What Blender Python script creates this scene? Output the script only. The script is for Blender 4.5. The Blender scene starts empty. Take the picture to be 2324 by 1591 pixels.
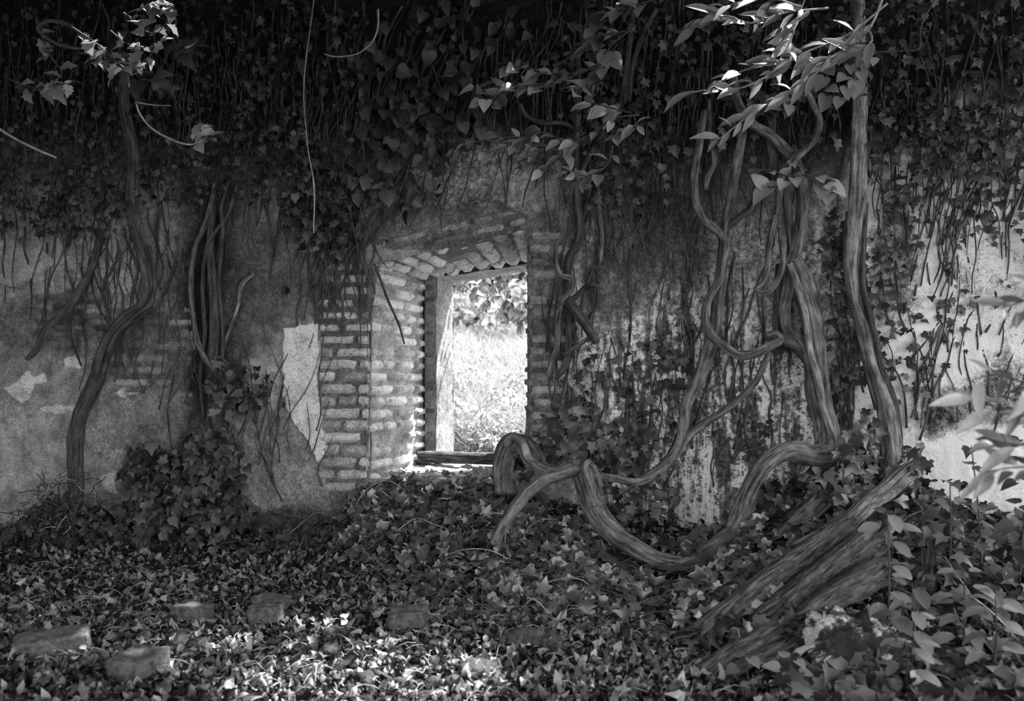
import bpy, math, random
import numpy as np
from mathutils import Vector, Matrix
from mathutils import noise as mnoise

random.seed(7)
rng = np.random.default_rng(11)
C = bpy.context.scene.collection
PI = math.pi

# ------------------------------------------------------------------ camera frame
W_, H_, FPX = 2324.0, 1591.0, 2260.0
YAW = math.radians(13.0)
CAM = np.array([0.0, -5.0, 1.05])
FWD = np.array([-math.sin(YAW), math.cos(YAW), 0.0])
RGT = np.array([math.cos(YAW), math.sin(YAW), 0.0])
UP = np.array([0, 0, 1.0])


def ray(px, py):
    u = (px - W_ / 2) / FPX
    v = (H_ / 2 - py) / FPX
    return FWD + RGT * u + UP * v


def at(px, py, off=0.0):
    """point seen at a pixel, at 'off' metres in front of the wall face"""
    d = ray(px, py)
    t = (-off - CAM[1]) / d[1]
    return CAM + d * t


def rad(px, wpx, off):
    u = (px - W_ / 2) / FPX
    t = (-off - CAM[1]) / (FWD[1] + RGT[1] * u)
    return 0.5 * wpx * t / FPX


def project(X, Y, Z):
    dx, dy, dz = X - CAM[0], Y - CAM[1], Z - CAM[2]
    d = dx * FWD[0] + dy * FWD[1]
    r = dx * RGT[0] + dy * RGT[1]
    return W_ / 2 + FPX * r / d, H_ / 2 - FPX * dz / d


# ------------------------------------------------------------------ numpy noise
_TAB = rng.random((256, 256))


def vnoise(x, y):
    xi = np.floor(x).astype(int)
    yi = np.floor(y).astype(int)
    fx = x - xi
    fy = y - yi
    fx = fx * fx * (3 - 2 * fx)
    fy = fy * fy * (3 - 2 * fy)
    a = _TAB[xi % 256, yi % 256]
    b = _TAB[(xi + 1) % 256, yi % 256]
    c = _TAB[xi % 256, (yi + 1) % 256]
    d = _TAB[(xi + 1) % 256, (yi + 1) % 256]
    return (a * (1 - fx) + b * fx) * (1 - fy) + (c * (1 - fx) + d * fx) * fy


def fbm(x, y, o=5, g=0.5):
    s = 0.0
    a = 1.0
    n = 0.0
    for k in range(o):
        s = s + a * vnoise(x * 2 ** k + 17.3 * k, y * 2 ** k + 9.1 * k)
        n += a
        a *= g
    return s / n


def sstep(a, b, x):
    t = np.clip((x - a) / (b - a), 0, 1)
    return t * t * (3 - 2 * t)


# ------------------------------------------------------------------ materials
def mat(name):
    m = bpy.data.materials.new(name)
    m.use_nodes = True
    nt = m.node_tree
    for n in list(nt.nodes):
        nt.nodes.remove(n)
    return m, nt, nt.nodes.new('ShaderNodeOutputMaterial')


def N(nt, kind, **kw):
    n = nt.nodes.new(kind)
    for k, v in kw.items():
        if k in n.inputs:
            n.inputs[k].default_value = v
        else:
            setattr(n, k, v)
    return n


def ramp(nt, src, pts):
    r = nt.nodes.new('ShaderNodeValToRGB')
    e = r.color_ramp.elements
    while len(e) < len(pts):
        e.new(0.5)
    for i, (p, c) in enumerate(pts):
        e[i].position = p
        e[i].color = (c, c, c, 1)
    nt.links.new(src, r.inputs[0])
    return r.outputs[0]


def math_(nt, op, a, b):
    n = nt.nodes.new('ShaderNodeMath')
    n.operation = op
    for i, v in enumerate((a, b)):
        if isinstance(v, (int, float)):
            n.inputs[i].default_value = v
        else:
            nt.links.new(v, n.inputs[i])
    return n.outputs[0]


def attr(nt, name, out='Fac'):
    a = nt.nodes.new('ShaderNodeAttribute')
    a.attribute_name = name
    return a.outputs[out]


def bsdf(nt, out, col, rough=0.85, spec=0.25, bump=None, bstr=0.4, bdist=0.01, transl=0.0):
    p = N(nt, 'ShaderNodeBsdfPrincipled')
    p.inputs['Roughness'].default_value = rough
    p.inputs['Specular IOR Level'].default_value = spec
    if isinstance(col, (int, float)):
        p.inputs['Base Color'].default_value = (col, col, col, 1)
    else:
        nt.links.new(col, p.inputs['Base Color'])
    if bump is not None:
        b = N(nt, 'ShaderNodeBump', Strength=bstr, Distance=bdist)
        nt.links.new(bump, b.inputs['Height'])
        nt.links.new(b.outputs[0], p.inputs['Normal'])
    if transl > 0:
        t = N(nt, 'ShaderNodeBsdfTranslucent')
        if isinstance(col, (int, float)):
            t.inputs['Color'].default_value = (col, col, col, 1)
        else:
            nt.links.new(col, t.inputs['Color'])
        mx = N(nt, 'ShaderNodeMixShader')
        mx.inputs[0].default_value = transl
        nt.links.new(p.outputs[0], mx.inputs[1])
        nt.links.new(t.outputs[0], mx.inputs[2])
        nt.links.new(mx.outputs[0], out.inputs[0])
    else:
        nt.links.new(p.outputs[0], out.inputs[0])
    return p


def wall_mat(name, s=1.0):
    m, nt, out = mat(name)
    tc = N(nt, 'ShaderNodeTexCoord')
    n1 = N(nt, 'ShaderNodeTexNoise', Scale=38.0, Detail=9.0, Roughness=0.75)
    nt.links.new(tc.outputs['Object'], n1.inputs['Vector'])
    n2 = N(nt, 'ShaderNodeTexNoise', Scale=110.0, Detail=6.0, Roughness=0.7)
    nt.links.new(tc.outputs['Object'], n2.inputs['Vector'])
    sp = ramp(nt, n1.outputs[0], [(0.43, 0.04), (0.49, 0.35), (0.54, 1.0)])
    soft = ramp(nt, n2.outputs[0], [(0.36, 0.42), (0.56, 1.0)])
    n3 = N(nt, 'ShaderNodeTexNoise', Scale=9.0, Detail=7.0, Roughness=0.65)
    nt.links.new(tc.outputs['Object'], n3.inputs['Vector'])
    soft = math_(nt, 'MULTIPLY', soft, ramp(nt, n3.outputs[0], [(0.36, 0.6), (0.62, 1.12)]))
    spk = attr(nt, 'speckle')
    inv = math_(nt, 'SUBTRACT', 1.0, spk)
    f = math_(nt, 'ADD', math_(nt, 'MULTIPLY', sp, spk), inv)
    
    col = math_(nt, 'MULTIPLY', math_(nt, 'MULTIPLY', attr(nt, 'tone'), f), soft)
    col = math_(nt, 'MINIMUM', math_(nt, 'MULTIPLY', col, 1.5), 0.85)
    h = math_(nt, 'ADD', n2.outputs[0], n1.outputs[0])
    bsdf(nt, out, col, 0.95, 0.08, h, 0.9, 0.02)
    return m


def bark_mat(name, lo, hi, scale=75.0, rough=0.8):
    m, nt, out = mat(name)
    v = attr(nt, 'bark', 'Vector')
    n1 = N(nt, 'ShaderNodeTexNoise', Scale=scale, Detail=6.0, Roughness=0.65)
    nt.links.new(v, n1.inputs['Vector'])
    tc = N(nt, 'ShaderNodeTexCoord')
    n2 = N(nt, 'ShaderNodeTexNoise', Scale=14.0, Detail=5.0, Roughness=0.7)
    nt.links.new(tc.outputs['Object'], n2.inputs['Vector'])
    a = ramp(nt, n1.outputs[0], [(0.38, lo), (0.62, hi)])
    b = ramp(nt, n2.outputs[0], [(0.35, 0.55), (0.65, 1.25)])
    col = math_(nt, 'MULTIPLY', a, b)
    bsdf(nt, out, col, rough, 0.3, math_(nt, 'ADD', n1.outputs[0], n2.outputs[0]), 1.0, 0.02)
    return m


def leaf_mat(name, lo, hi, rough=0.45, spec=0.45, transl=0.25):
    m, nt, out = mat(name)
    tc = N(nt, 'ShaderNodeTexCoord')
    n1 = N(nt, 'ShaderNodeTexNoise', Scale=45.0, Detail=3.0)
    nt.links.new(tc.outputs['Object'], n1.inputs['Vector'])
    k = ramp(nt, n1.outputs[0], [(0.3, 0.75), (0.7, 1.15)])
    col = math_(nt, 'MULTIPLY', ramp(nt, attr(nt, 'leaf_tone'), [(0.0, lo), (1.0, hi)]), k)
    bsdf(nt, out, col, rough, spec, None, transl=transl)
    return m


def plain_mat(name, lo, hi, scale=20.0, rough=0.9, bstr=0.5, bdist=0.01, transl=0.0):
    m, nt, out = mat(name)
    tc = N(nt, 'ShaderNodeTexCoord')
    n1 = N(nt, 'ShaderNodeTexNoise', Scale=scale, Detail=8.0, Roughness=0.68)
    nt.links.new(tc.outputs['Object'], n1.inputs['Vector'])
    bsdf(nt, out, ramp(nt, n1.outputs[0], [(0.35, lo), (0.65, hi)]), rough, 0.2, n1.outputs[0], bstr, bdist, transl)
    return m


def stone_mat(name):
    m, nt, out = mat(name)
    tc = N(nt, 'ShaderNodeTexCoord')
    n1 = N(nt, 'ShaderNodeTexNoise', Scale=5.5, Detail=9.0, Roughness=0.7)
    nt.links.new(tc.outputs['Object'], n1.inputs['Vector'])
    n2 = N(nt, 'ShaderNodeTexNoise', Scale=60.0, Detail=4.0, Roughness=0.7)
    nt.links.new(tc.outputs['Object'], n2.inputs['Vector'])
    a = ramp(nt, n1.outputs[0], [(0.46, 0.018), (0.50, 0.05), (0.54, 0.32)])
    col = math_(nt, 'MULTIPLY', a, ramp(nt, n2.outputs[0], [(0.3, 0.6), (0.7, 1.3)]))
    bsdf(nt, out, col, 0.95, 0.1, math_(nt, 'ADD', n1.outputs[0], n2.outputs[0]), 0.8, 0.012)
    return m


M = {
    'wall': wall_mat('weathered plaster'),
    'brick': wall_mat('old brick'),
    'bark': bark_mat('grey vine bark', 0.02, 0.16),
    'bark_dark': bark_mat('dark vine bark', 0.015, 0.08),
    'bark_pale': bark_mat('pale vine bark', 0.04, 0.26),
    'stem': bark_mat('thin stem bark', 0.012, 0.10, 80),
    'twig': bark_mat('dry pale twig', 0.16, 0.42, 80),
    'rotten': bark_mat('rotten wood', 0.003, 0.10, 120),
    'plank': bark_mat('grey weathered plank', 0.03, 0.19, 120),
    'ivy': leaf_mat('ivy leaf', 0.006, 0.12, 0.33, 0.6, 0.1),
    'ivy_wall': leaf_mat('shade-darkened ivy leaf', 0.008, 0.065, 0.5, 0.35, 0.1),  # darker copy of the ivy leaf, shade put into its colour
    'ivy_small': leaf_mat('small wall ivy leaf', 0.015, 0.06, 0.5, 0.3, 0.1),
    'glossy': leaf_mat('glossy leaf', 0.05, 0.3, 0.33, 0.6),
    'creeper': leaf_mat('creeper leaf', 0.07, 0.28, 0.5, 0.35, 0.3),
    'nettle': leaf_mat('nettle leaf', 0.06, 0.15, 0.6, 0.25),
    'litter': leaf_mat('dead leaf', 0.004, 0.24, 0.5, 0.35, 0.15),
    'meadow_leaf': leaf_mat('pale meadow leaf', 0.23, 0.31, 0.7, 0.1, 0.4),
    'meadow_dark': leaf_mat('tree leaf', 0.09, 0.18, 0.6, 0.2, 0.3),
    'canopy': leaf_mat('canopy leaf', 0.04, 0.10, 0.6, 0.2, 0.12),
    'soil': plain_mat('dark soil', 0.006, 0.03, 25),
    'loose_brick': plain_mat('loose brick', 0.02, 0.09, 40, 0.95, 0.8),
    'stone': stone_mat('mossy stone'),
    'meadow': plain_mat('dry meadow soil', 0.3, 0.42, 8),
    'mortar': plain_mat('lime mortar', 0.3, 0.55, 30, 0.95, 0.8),
    'moss': plain_mat('dark moss clod', 0.015, 0.07, 50, 1.0, 1.0),
}


# ------------------------------------------------------------------ object helpers
def tag(o, label=None, cat=None, group=None, kind=None):
    if label: o['label'] = label
    if cat: o['category'] = cat
    if group: o['group'] = group
    if kind: o['kind'] = kind
    return o


def empty(name, loc, label, cat, group=None):
    o = bpy.data.objects.new(name, None)
    o.empty_display_size = 0.1
    C.objects.link(o)
    o.location = loc
    return tag(o, label, cat, group)


def origin_of(o):
    p = np.zeros(3)
    while o is not None:
        p = p + np.array(o.location)
        o = o.parent
    return p


def mesh_data(name, V, F, attrs=None, smooth=True):
    """F: int array (n,3) or (n,4), or a list of such arrays"""
    me = bpy.data.meshes.new(name)
    V = np.asarray(V, dtype=np.float32)
    Fs = F if isinstance(F, list) else [F]
    Fs = [np.asarray(f, dtype=np.int32) for f in Fs if len(f)]
    loops = np.concatenate([f.ravel() for f in Fs])
    tot = np.concatenate([np.full(len(f), f.shape[1], dtype=np.int32) for f in Fs])
    start = np.concatenate([[0], np.cumsum(tot)[:-1]]).astype(np.int32)
    me.vertices.add(len(V))
    me.vertices.foreach_set('co', V.ravel())
    me.loops.add(len(loops))
    me.loops.foreach_set('vertex_index', loops)
    me.polygons.add(len(tot))
    me.polygons.foreach_set('loop_start', start)
    me.polygons.foreach_set('loop_total', tot)
    me.polygons.foreach_set('use_smooth', np.full(len(tot), smooth, dtype=bool))
    for k, a in (attrs or {}).items():
        a = np.asarray(a, dtype=np.float32)
        if a.ndim == 1:
            at_ = me.attributes.new(k, 'FLOAT', 'POINT')
            at_.data.foreach_set('value', a)
        else:
            at_ = me.attributes.new(k, 'FLOAT_VECTOR', 'POINT')
            at_.data.foreach_set('vector', a.ravel())
    me.update()
    me.validate()
    return me


def mk(name, V, F, material, parent=None, attrs=None, smooth=True, centre=False):
    V = np.asarray(V, dtype=np.float64)
    loc = np.zeros(3)
    if parent is not None:
        V = V - origin_of(parent)
    elif centre:
        loc = np.array([V[:, 0].mean(), V[:, 1].mean(), V[:, 2].min()])
        V = V - loc
    me = mesh_data(name, V, F, attrs, smooth)
    me.materials.append(material)
    o = bpy.data.objects.new(name, me)
    C.objects.link(o)
    o.location = loc
    if parent is not None:
        o.parent = parent
    return o


class MB:
    """collects several arrays into one mesh"""
    def __init__(s):
        s.V = []; s.T = []; s.Q = []; s.A = {}; s.n = 0

    def add(s, V, F, **attrs):
        V = np.asarray(V)
        F = np.asarray(F, dtype=np.int32) + s.n
        (s.Q if F.shape[1] == 4 else s.T).append(F)
        s.V.append(V)
        for k, a in attrs.items():
            a = np.asarray(a, dtype=np.float32)
            if a.ndim == 0:
                a = np.full(len(V), float(a), dtype=np.float32)
            s.A.setdefault(k, []).append(a)
        s.n += len(V)

    def build(s, name, material, parent=None, smooth=True, centre=False):
        F = []
        if s.Q: F.append(np.concatenate(s.Q))
        if s.T: F.append(np.concatenate(s.T))
        return mk(name, np.concatenate(s.V), F, material, parent,
                  {k: np.concatenate(a) for k, a in s.A.items()}, smooth, centre)


# ------------------------------------------------------------------ tubes
def spline(P, n):
    P = np.asarray(P, dtype=float)
    k = len(P)
    if k == 2:
        t = np.linspace(0, 1, n)[:, None]
        return P[0] * (1 - t) + P[1] * t
    seg = np.linalg.norm(np.diff(P[:, :3], axis=0), axis=1) + 1e-6
    s = np.concatenate([[0], np.cumsum(seg)])
    q = np.linspace(0, s[-1], n)
    m = np.zeros_like(P)
    m[1:-1] = (P[2:] - P[:-2]) / (s[2:] - s[:-2])[:, None]
    m[0] = (P[1] - P[0]) / seg[0]
    m[-1] = (P[-1] - P[-2]) / seg[-1]
    i = np.clip(np.searchsorted(s, q, side='right') - 1, 0, k - 2)
    h = seg[i][:, None]
    t = ((q - s[i]) / seg[i])[:, None]
    t2, t3 = t * t, t * t * t
    return (2 * t3 - 3 * t2 + 1) * P[i] + (t3 - 2 * t2 + t) * h * m[i] + (-2 * t3 + 3 * t2) * P[i + 1] + (t3 - t2) * h * m[i + 1]


def tube(P, sides=12, step=0.02, ridge=0.14, lobes=3, twist=5.0, wob=0.10, seed=0, sq=None, cap=True, jag=0.0):
    """P rows x,y,z,r -> V, quads, bark coords.  sq=(a,b): rectangular section half-size factors"""
    P = np.asarray(P, dtype=float)
    L = np.linalg.norm(np.diff(P[:, :3], axis=0), axis=1).sum()
    n = max(4, int(L / step))
    S = spline(P, n)
    pts, r = S[:, :3], np.maximum(S[:, 3], 0.0006)
    T = np.gradient(pts, axis=0)
    T /= np.linalg.norm(T, axis=1)[:, None] + 1e-9
    nrm = np.zeros_like(T)
    a = np.array([0, -1.0, 0])
    if abs(T[0] @ a) > 0.9: a = np.array([0, 0, 1.0])
    v = a - T[0] * (a @ T[0]); v /= np.linalg.norm(v)
    for i in range(n):
        v = v - T[i] * (v @ T[i])
        v /= np.linalg.norm(v) + 1e-9
        nrm[i] = v
    bi = np.cross(T, nrm)
    th = np.linspace(0, 2 * PI, sides, endpoint=False)
    ln = np.linspace(0, L, n)
    TH, LN = np.meshgrid(th, ln)
    k = 1 + ridge * np.sin(lobes * TH + twist * LN + seed) + ridge * 0.6 * np.sin((lobes + 2) * TH - twist * 0.7 * LN + seed * 2.1)
    k = k + wob * (fbm(LN * 9 + seed * 3.1, np.cos(TH) * 1.2 + 5 + seed, 3) - 0.5) * 2 + wob * (vnoise(LN * 22 + seed, np.sin(TH) * 1.5 + 9) - 0.5)
    if sq is not None:
        c, s_ = np.cos(TH), np.sin(TH)
        q = 1 / np.maximum(np.abs(c), np.abs(s_))
        ca, sb = c * q * sq[0], s_ * q * sq[1]
        k = 1 + wob * (fbm(LN * 3 + seed, TH * 3 + seed, 4) - 0.5) + ridge * (vnoise(TH * 5 + seed, LN * 0.8) - 0.5)
    else:
        ca, sb = np.cos(TH), np.sin(TH)
    R = r[:, None] * k
    V = pts[:, None, :] + nrm[:, None, :] * (ca * R)[..., None] + bi[:, None, :] * (sb * R)[..., None]
    if jag > 0:
        jr = np.random.default_rng(seed + 5)
        for e, sg in ((0, -1), (-1, 1)):
            V[e] += T[e] * (jr.random((sides, 1)) * jag * sg)
    bc = np.stack([np.cos(TH) * r[:, None], np.sin(TH) * r[:, None], LN * 0.12 + seed], -1)
    V = V.reshape(-1, 3); bc = bc.reshape(-1, 3)
    i, j = np.meshgrid(np.arange(n - 1), np.arange(sides), indexing='ij')
    j2 = (j + 1) % sides
    Q = np.stack([i * sides + j, i * sides + j2, (i + 1) * sides + j2, (i + 1) * sides + j], -1).reshape(-1, 4)
    if cap:
        c0, c1 = len(V), len(V) + 1
        V = np.vstack([V, pts[0] - T[0] * r[0] * 0.3 * (sq is None), pts[-1] + T[-1] * r[-1] * 0.3 * (sq is None)])
        bc = np.vstack([bc, [0, 0, seed], [0, 0, L * 0.12 + seed]])
        jj = np.arange(sides)
        k2 = (jj + 1) % sides
        Q = np.vstack([Q, np.stack([np.full(sides, c0), k2, jj, jj], -1)[:0]])
        tri = np.vstack([np.stack([np.full(sides, c0), k2, jj], -1),
                         np.stack([np.full(sides, c1), (n - 1) * sides + jj, (n - 1) * sides + k2], -1)])
        return V, [Q, tri], bc
    return V, [Q], bc


def tube_obj(name, P, material, parent=None, **kw):
    V, F, bc = tube(P, **kw)
    return mk(name, V, F, material, parent, {'bark': bc}, True, parent is None)


def tube_into(mb, P, **kw):
    V, F, bc = tube(P, cap=False, **kw)
    mb.add(V, F[0], bark=bc)


def path(pts, off=0.1):
    """pts: (px, py, width_px[, off])"""
    out = []
    for p in pts:
        o = p[3] if len(p) > 3 else off
        w = at(p[0], p[1], o)
        out.append([w[0], w[1], w[2], rad(p[0], p[2], o)])
    return np.array(out)


# ------------------------------------------------------------------ leaf shapes
def leaf_shape(half, ctr=(0, 0.35), fold=0.25, droop=0.25, curl=0.0):
    pts = [(0, 0)] + half + [(0, 1)] + [(-x, y) for x, y in reversed(half)]
    P = np.array([(x, y, 0) for x, y in pts] + [(0, ctr[1], 0), (0, (1 + ctr[1]) / 2, 0)], dtype=float)
    n = len(pts)
    it = len(half) + 1
    c1, c2 = n, n + 1
    T = []
    hy = [p[1] for p in half]
    for k in range(n):
        a, b = k, (k + 1) % n
        hub = c2 if (P[a][1] + P[b][1]) / 2 > (ctr[1] + 1) / 2 - 0.12 else c1
        T.append((hub, a, b))
    # stitch between the two hubs
    for side in (1, -1):
        idx = list(range(0, it + 1)) if side == 1 else [0] + list(range(n - 1, it - 1, -1))
        for q in range(len(idx) - 1):
            a, b = idx[q], idx[q + 1]
            ha = (P[a][1] + P[b][1]) / 2 > (ctr[1] + 1) / 2 - 0.12
            if ha:
                T.append((c1, a, c2) if side == 1 else (c1, c2, a))
                break
    x, y = P[:, 0].copy(), P[:, 1].copy()
    P[:, 2] = fold * np.abs(x) - droop * (y - 0.3) ** 2 + curl * np.sin(x * 6 + y * 5) * 0.3
    return P, np.array(T)


IVY = [(0.16, -0.12), (0.34, -0.08), (0.46, 0.03), (0.33, 0.2), (0.5, 0.46), (0.46, 0.52), (0.22, 0.52), (0.1, 0.78)]
IVY2 = [(0.2, -0.1), (0.42, 0.02), (0.4, 0.2), (0.44, 0.42), (0.26, 0.55), (0.1, 0.8)]
HEART = [(0.2, -0.1), (0.42, 0.04), (0.47, 0.26), (0.36, 0.55), (0.16, 0.82)]
OVATE = [(0.14, 0.06), (0.27, 0.28), (0.27, 0.5), (0.17, 0.76), (0.07, 0.92)]
LANCE = [(0.07, 0.08), (0.14, 0.26), (0.16, 0.45), (0.11, 0.7), (0.05, 0.88)]
LOBED = [(0.2, -0.02), (0.36, 0.12), (0.3, 0.22), (0.44, 0.38), (0.28, 0.45), (0.32, 0.62), (0.16, 0.68), (0.1, 0.86)]
NET = []
for q in range(9):
    yy = 0.03 + q * 0.105
    ww = 0.29 * math.sin(PI * (0.12 + 0.86 * yy)) ** 0.8
    NET += [(ww, yy), (ww * 0.86, yy + 0.045)]
SH = {
    'ivy': [leaf_shape(IVY, fold=0.22, droop=0.3), leaf_shape(IVY2, fold=0.3, droop=0.45), leaf_shape(IVY, fold=-0.1, droop=0.5)],
    'heart': [leaf_shape(HEART, fold=0.2, droop=0.35), leaf_shape(HEART, fold=0.35, droop=0.2)],
    'ovate': [leaf_shape(OVATE, fold=0.3, droop=0.35), leaf_shape(OVATE, fold=0.45, droop=0.1)],
    'lance': [leaf_shape(LANCE, fold=0.35, droop=0.4), leaf_shape(LANCE, fold=0.5, droop=0.15)],
    'lobed': [leaf_shape(LOBED, fold=0.3, droop=0.4, curl=0.3), leaf_shape(LOBED, fold=0.15, droop=0.6, curl=-0.3)],
    'nettle': [leaf_shape(NET, fold=0.25, droop=0.22), leaf_shape(NET, fold=0.15, droop=0.35)],
    'dead': [leaf_shape(OVATE, fold=0.9, droop=0.9, curl=0.5), leaf_shape(IVY2, fold=0.7, droop=1.1, curl=0.6),
             leaf_shape(LOBED, fold=-0.6, droop=-0.6, curl=0.8), leaf_shape(OVATE, fold=0.3, droop=-0.9, curl=-0.6)],
}


def norm(a):
    return a / (np.linalg.norm(a, axis=-1, keepdims=True) + 1e-9)


def frames(nrm, tip):
    n = norm(nrm)
    y = norm(tip - n * (tip * n).sum(-1, keepdims=True))
    x = np.cross(y, n)
    return np.stack([x, y, n], -1)       # columns


def leaf_mesh(P, nrm, tip, size, kind, tmu=.4, tsd=.24):
    """vectorised: many leaves into one V,F,tone"""
    R = frames(nrm, tip)
    var = SH[kind]
    pick = rng.integers(0, len(var), len(P))
    mb = MB()
    tone = np.clip(rng.normal(tmu, tsd, len(P)), 0, 1)
    for k, (tv, tf) in enumerate(var):
        m = np.where(pick == k)[0]
        if not len(m): continue
        sx = rng.uniform(0.85, 1.15, (len(m), 1, 1))
        V = tv[None] * np.concatenate([sx, np.ones_like(sx), rng.uniform(0.5, 1.5, (len(m), 1, 1))], -1)
        V = np.einsum('mij,mvj->mvi', R[m], V) * size[m][:, None, None] + P[m][:, None, :]
        F = tf[None] + (np.arange(len(m)) * len(tv))[:, None, None]
        mb.add(V.reshape(-1, 3), F.reshape(-1, 3), leaf_tone=np.repeat(tone[m], len(tv)))
    return mb


LEAFMESH = {}


def leaf_part(name, kind, p, nrm, tip, size, material, parent, tone):
    """one leaf as its own object (shared mesh data)"""
    tq = round(tone * 4) / 4
    v = random.randrange(len(SH[kind]))
    key = (name, kind, v, tq, material.name)
    if key not in LEAFMESH:
        tv, tf = SH[kind][v]
        LEAFMESH[key] = mesh_data(name, tv, tf, {'leaf_tone': np.full(len(tv), tq)})
        LEAFMESH[key].materials.append(material)
    o = bpy.data.objects.new(name, LEAFMESH[key])
    C.objects.link(o)
    R = frames(np.asarray(nrm, float)[None], np.asarray(tip, float)[None])[0]
    mtx = Matrix([list(R[i] * size) + [0] for i in range(3)] + [[0, 0, 0, 1]])
    q = np.asarray(p) - (origin_of(parent) if parent is not None else 0)
    mtx.translation = Vector(q)
    o.matrix_basis = mtx
    if parent is not None: o.parent = parent
    return o


# ------------------------------------------------------------------ ground
def Xw(px):
    return at(px, 900, 0)[0]


_bp = [0, 250, 400, 700, 770, 860, 950, 1150, 1250, 1400, 1550, 1700, 1850, 2050, 2200, 2400]
_bh = [0.02, 0.05, 0.10, 0.06, 0.14, 0.29, 0.31, 0.31, 0.28, 0.25, 0.17, 0.22, 0.34, 0.42, 0.26, 0.20]
_bw = [0.4, 0.4, 0.5, 0.6, 0.8, 1.05, 1.15, 1.2, 1.2, 1.1, 1.1, 1.3, 1.7, 1.9, 1.9, 1.9]
_bx = [Xw(p) for p in _bp]


def gh(X, Y):
    X = np.asarray(X, float); Y = np.asarray(Y, float)
    h = np.interp(X, _bx, _bh)
    w = np.interp(X, _bx, _bw)
    t = np.clip(1 + Y / w, 0, 1)
    z = h * t ** 1.25
    z = z + 0.05 * (fbm(X * 1.7 + 40, Y * 1.7 + 40, 4) - 0.5) + 0.03 * (fbm(X * 7 + 4, Y * 7 + 4, 3) - 0.5)
    return z


def ground_at(px, py, lift=0.0):
    d = ray(px, py)
    t = 2.2
    for _ in range(900):
        p = CAM + d * t
        if p[2] <= gh(p[0], p[1]) + lift or p[1] > -0.01: break
        t += 0.005
    return CAM + d * t


# ================================================================== SETTING
# ---- the back wall: a relief of plaster, render loss and stains
XL, XR, ZT = -4.6, 2.2, 3.1
xs = np.concatenate([[-5.2], np.linspace(XL, XR, 910), [3.2]])
zs = np.concatenate([np.linspace(-0.25, ZT, 450), [3.4]])
GX, GZ = np.meshgrid(xs, zs)
PX, PY = project(GX, np.zeros_like(GX), GZ)


def wob(k, s, amp):
    return amp * (fbm(PX / s + 31 * k, PY / s + 57 * k, 5, 0.6) - 0.5) * 2


wx, wy = PX + wob(1, 60, 26), PY + wob(2, 60, 26)


def blob(cx, cy, rx, ry, soft=0.5):
    d = np.sqrt(((wx - cx) / rx) ** 2 + ((wy - cy) / ry) ** 2)
    return 1 - sstep(1 - soft, 1 + soft, d)


def inpoly(poly, X, Y):
    c = np.zeros(X.shape, bool)
    n = len(poly)
    for i in range(n):
        x1, y1 = poly[i]; x2, y2 = poly[(i + 1) % n]
        cond = ((y1 > Y) != (y2 > Y)) & (X < (x2 - x1) * (Y - y1) / (y2 - y1 + 1e-9) + x1)
        c ^= cond
    return c


f1 = fbm(PX / 90, PY / 90, 6, 0.58)
f2 = fbm(PX / 30 + 9, PY / 30, 5, 0.6)
streak = fbm(PX / 16 + 3, PY / 130 + 4, 5, 0.6)
tone = 0.30 + 0.32 * (f1 - 0.5) + 0.2 * (f2 - 0.5)
speck = np.full_like(tone, 0.25)
plaster = 0.012 + 0.010 * (f1 - 0.5)            # plaster thickness over the bricks


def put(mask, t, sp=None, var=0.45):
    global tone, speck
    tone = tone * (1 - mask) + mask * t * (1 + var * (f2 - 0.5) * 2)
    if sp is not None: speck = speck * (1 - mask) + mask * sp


# upper wall: mossy render, painted darker still to carry the canopy's shade
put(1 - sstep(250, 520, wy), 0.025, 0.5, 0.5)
put(blob(1080, 400, 170, 95), 0.34, 0.75)
put(blob(1150, 440, 110, 50), 0.42, 0.4)
put(blob(1000, 470, 150, 60), 0.30, 0.7)
# middle right: black lichen eaten into white lime
mr = sstep(1280, 1330, wx) * (1 - sstep(1900, 1960, wx)) * sstep(420, 620, wy)
put(mr, 0.85, 0.95, 0.35)
put(mr * sstep(0.46, 0.62, streak), 0.13, 0.7, 0.5)
put(mr * sstep(0.60, 0.68, 1 - streak) * sstep(480, 560, wy), 1.0, 0.35)
put(blob(1500, 560, 170, 120), 0.15, 0.6, 0.5)
put(blob(1400, 640, 90, 120), 0.15, 0.5, 0.5)
put(blob(1700, 650, 90, 80), 0.5, 0.6)
put(blob(1330, 960, 50, 150), 0.36, 0.3)
# far right: the whitest plaster
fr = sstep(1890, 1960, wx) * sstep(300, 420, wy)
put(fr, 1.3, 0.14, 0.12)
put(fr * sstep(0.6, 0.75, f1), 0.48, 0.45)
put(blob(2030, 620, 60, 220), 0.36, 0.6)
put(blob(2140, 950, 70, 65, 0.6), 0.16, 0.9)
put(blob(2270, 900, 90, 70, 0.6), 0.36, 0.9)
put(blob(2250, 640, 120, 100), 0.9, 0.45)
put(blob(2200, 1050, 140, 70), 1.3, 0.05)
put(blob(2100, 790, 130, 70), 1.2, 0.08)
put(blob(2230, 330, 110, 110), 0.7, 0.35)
put(blob(1900, 800, 50, 260), 0.46, 0.5)
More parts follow.
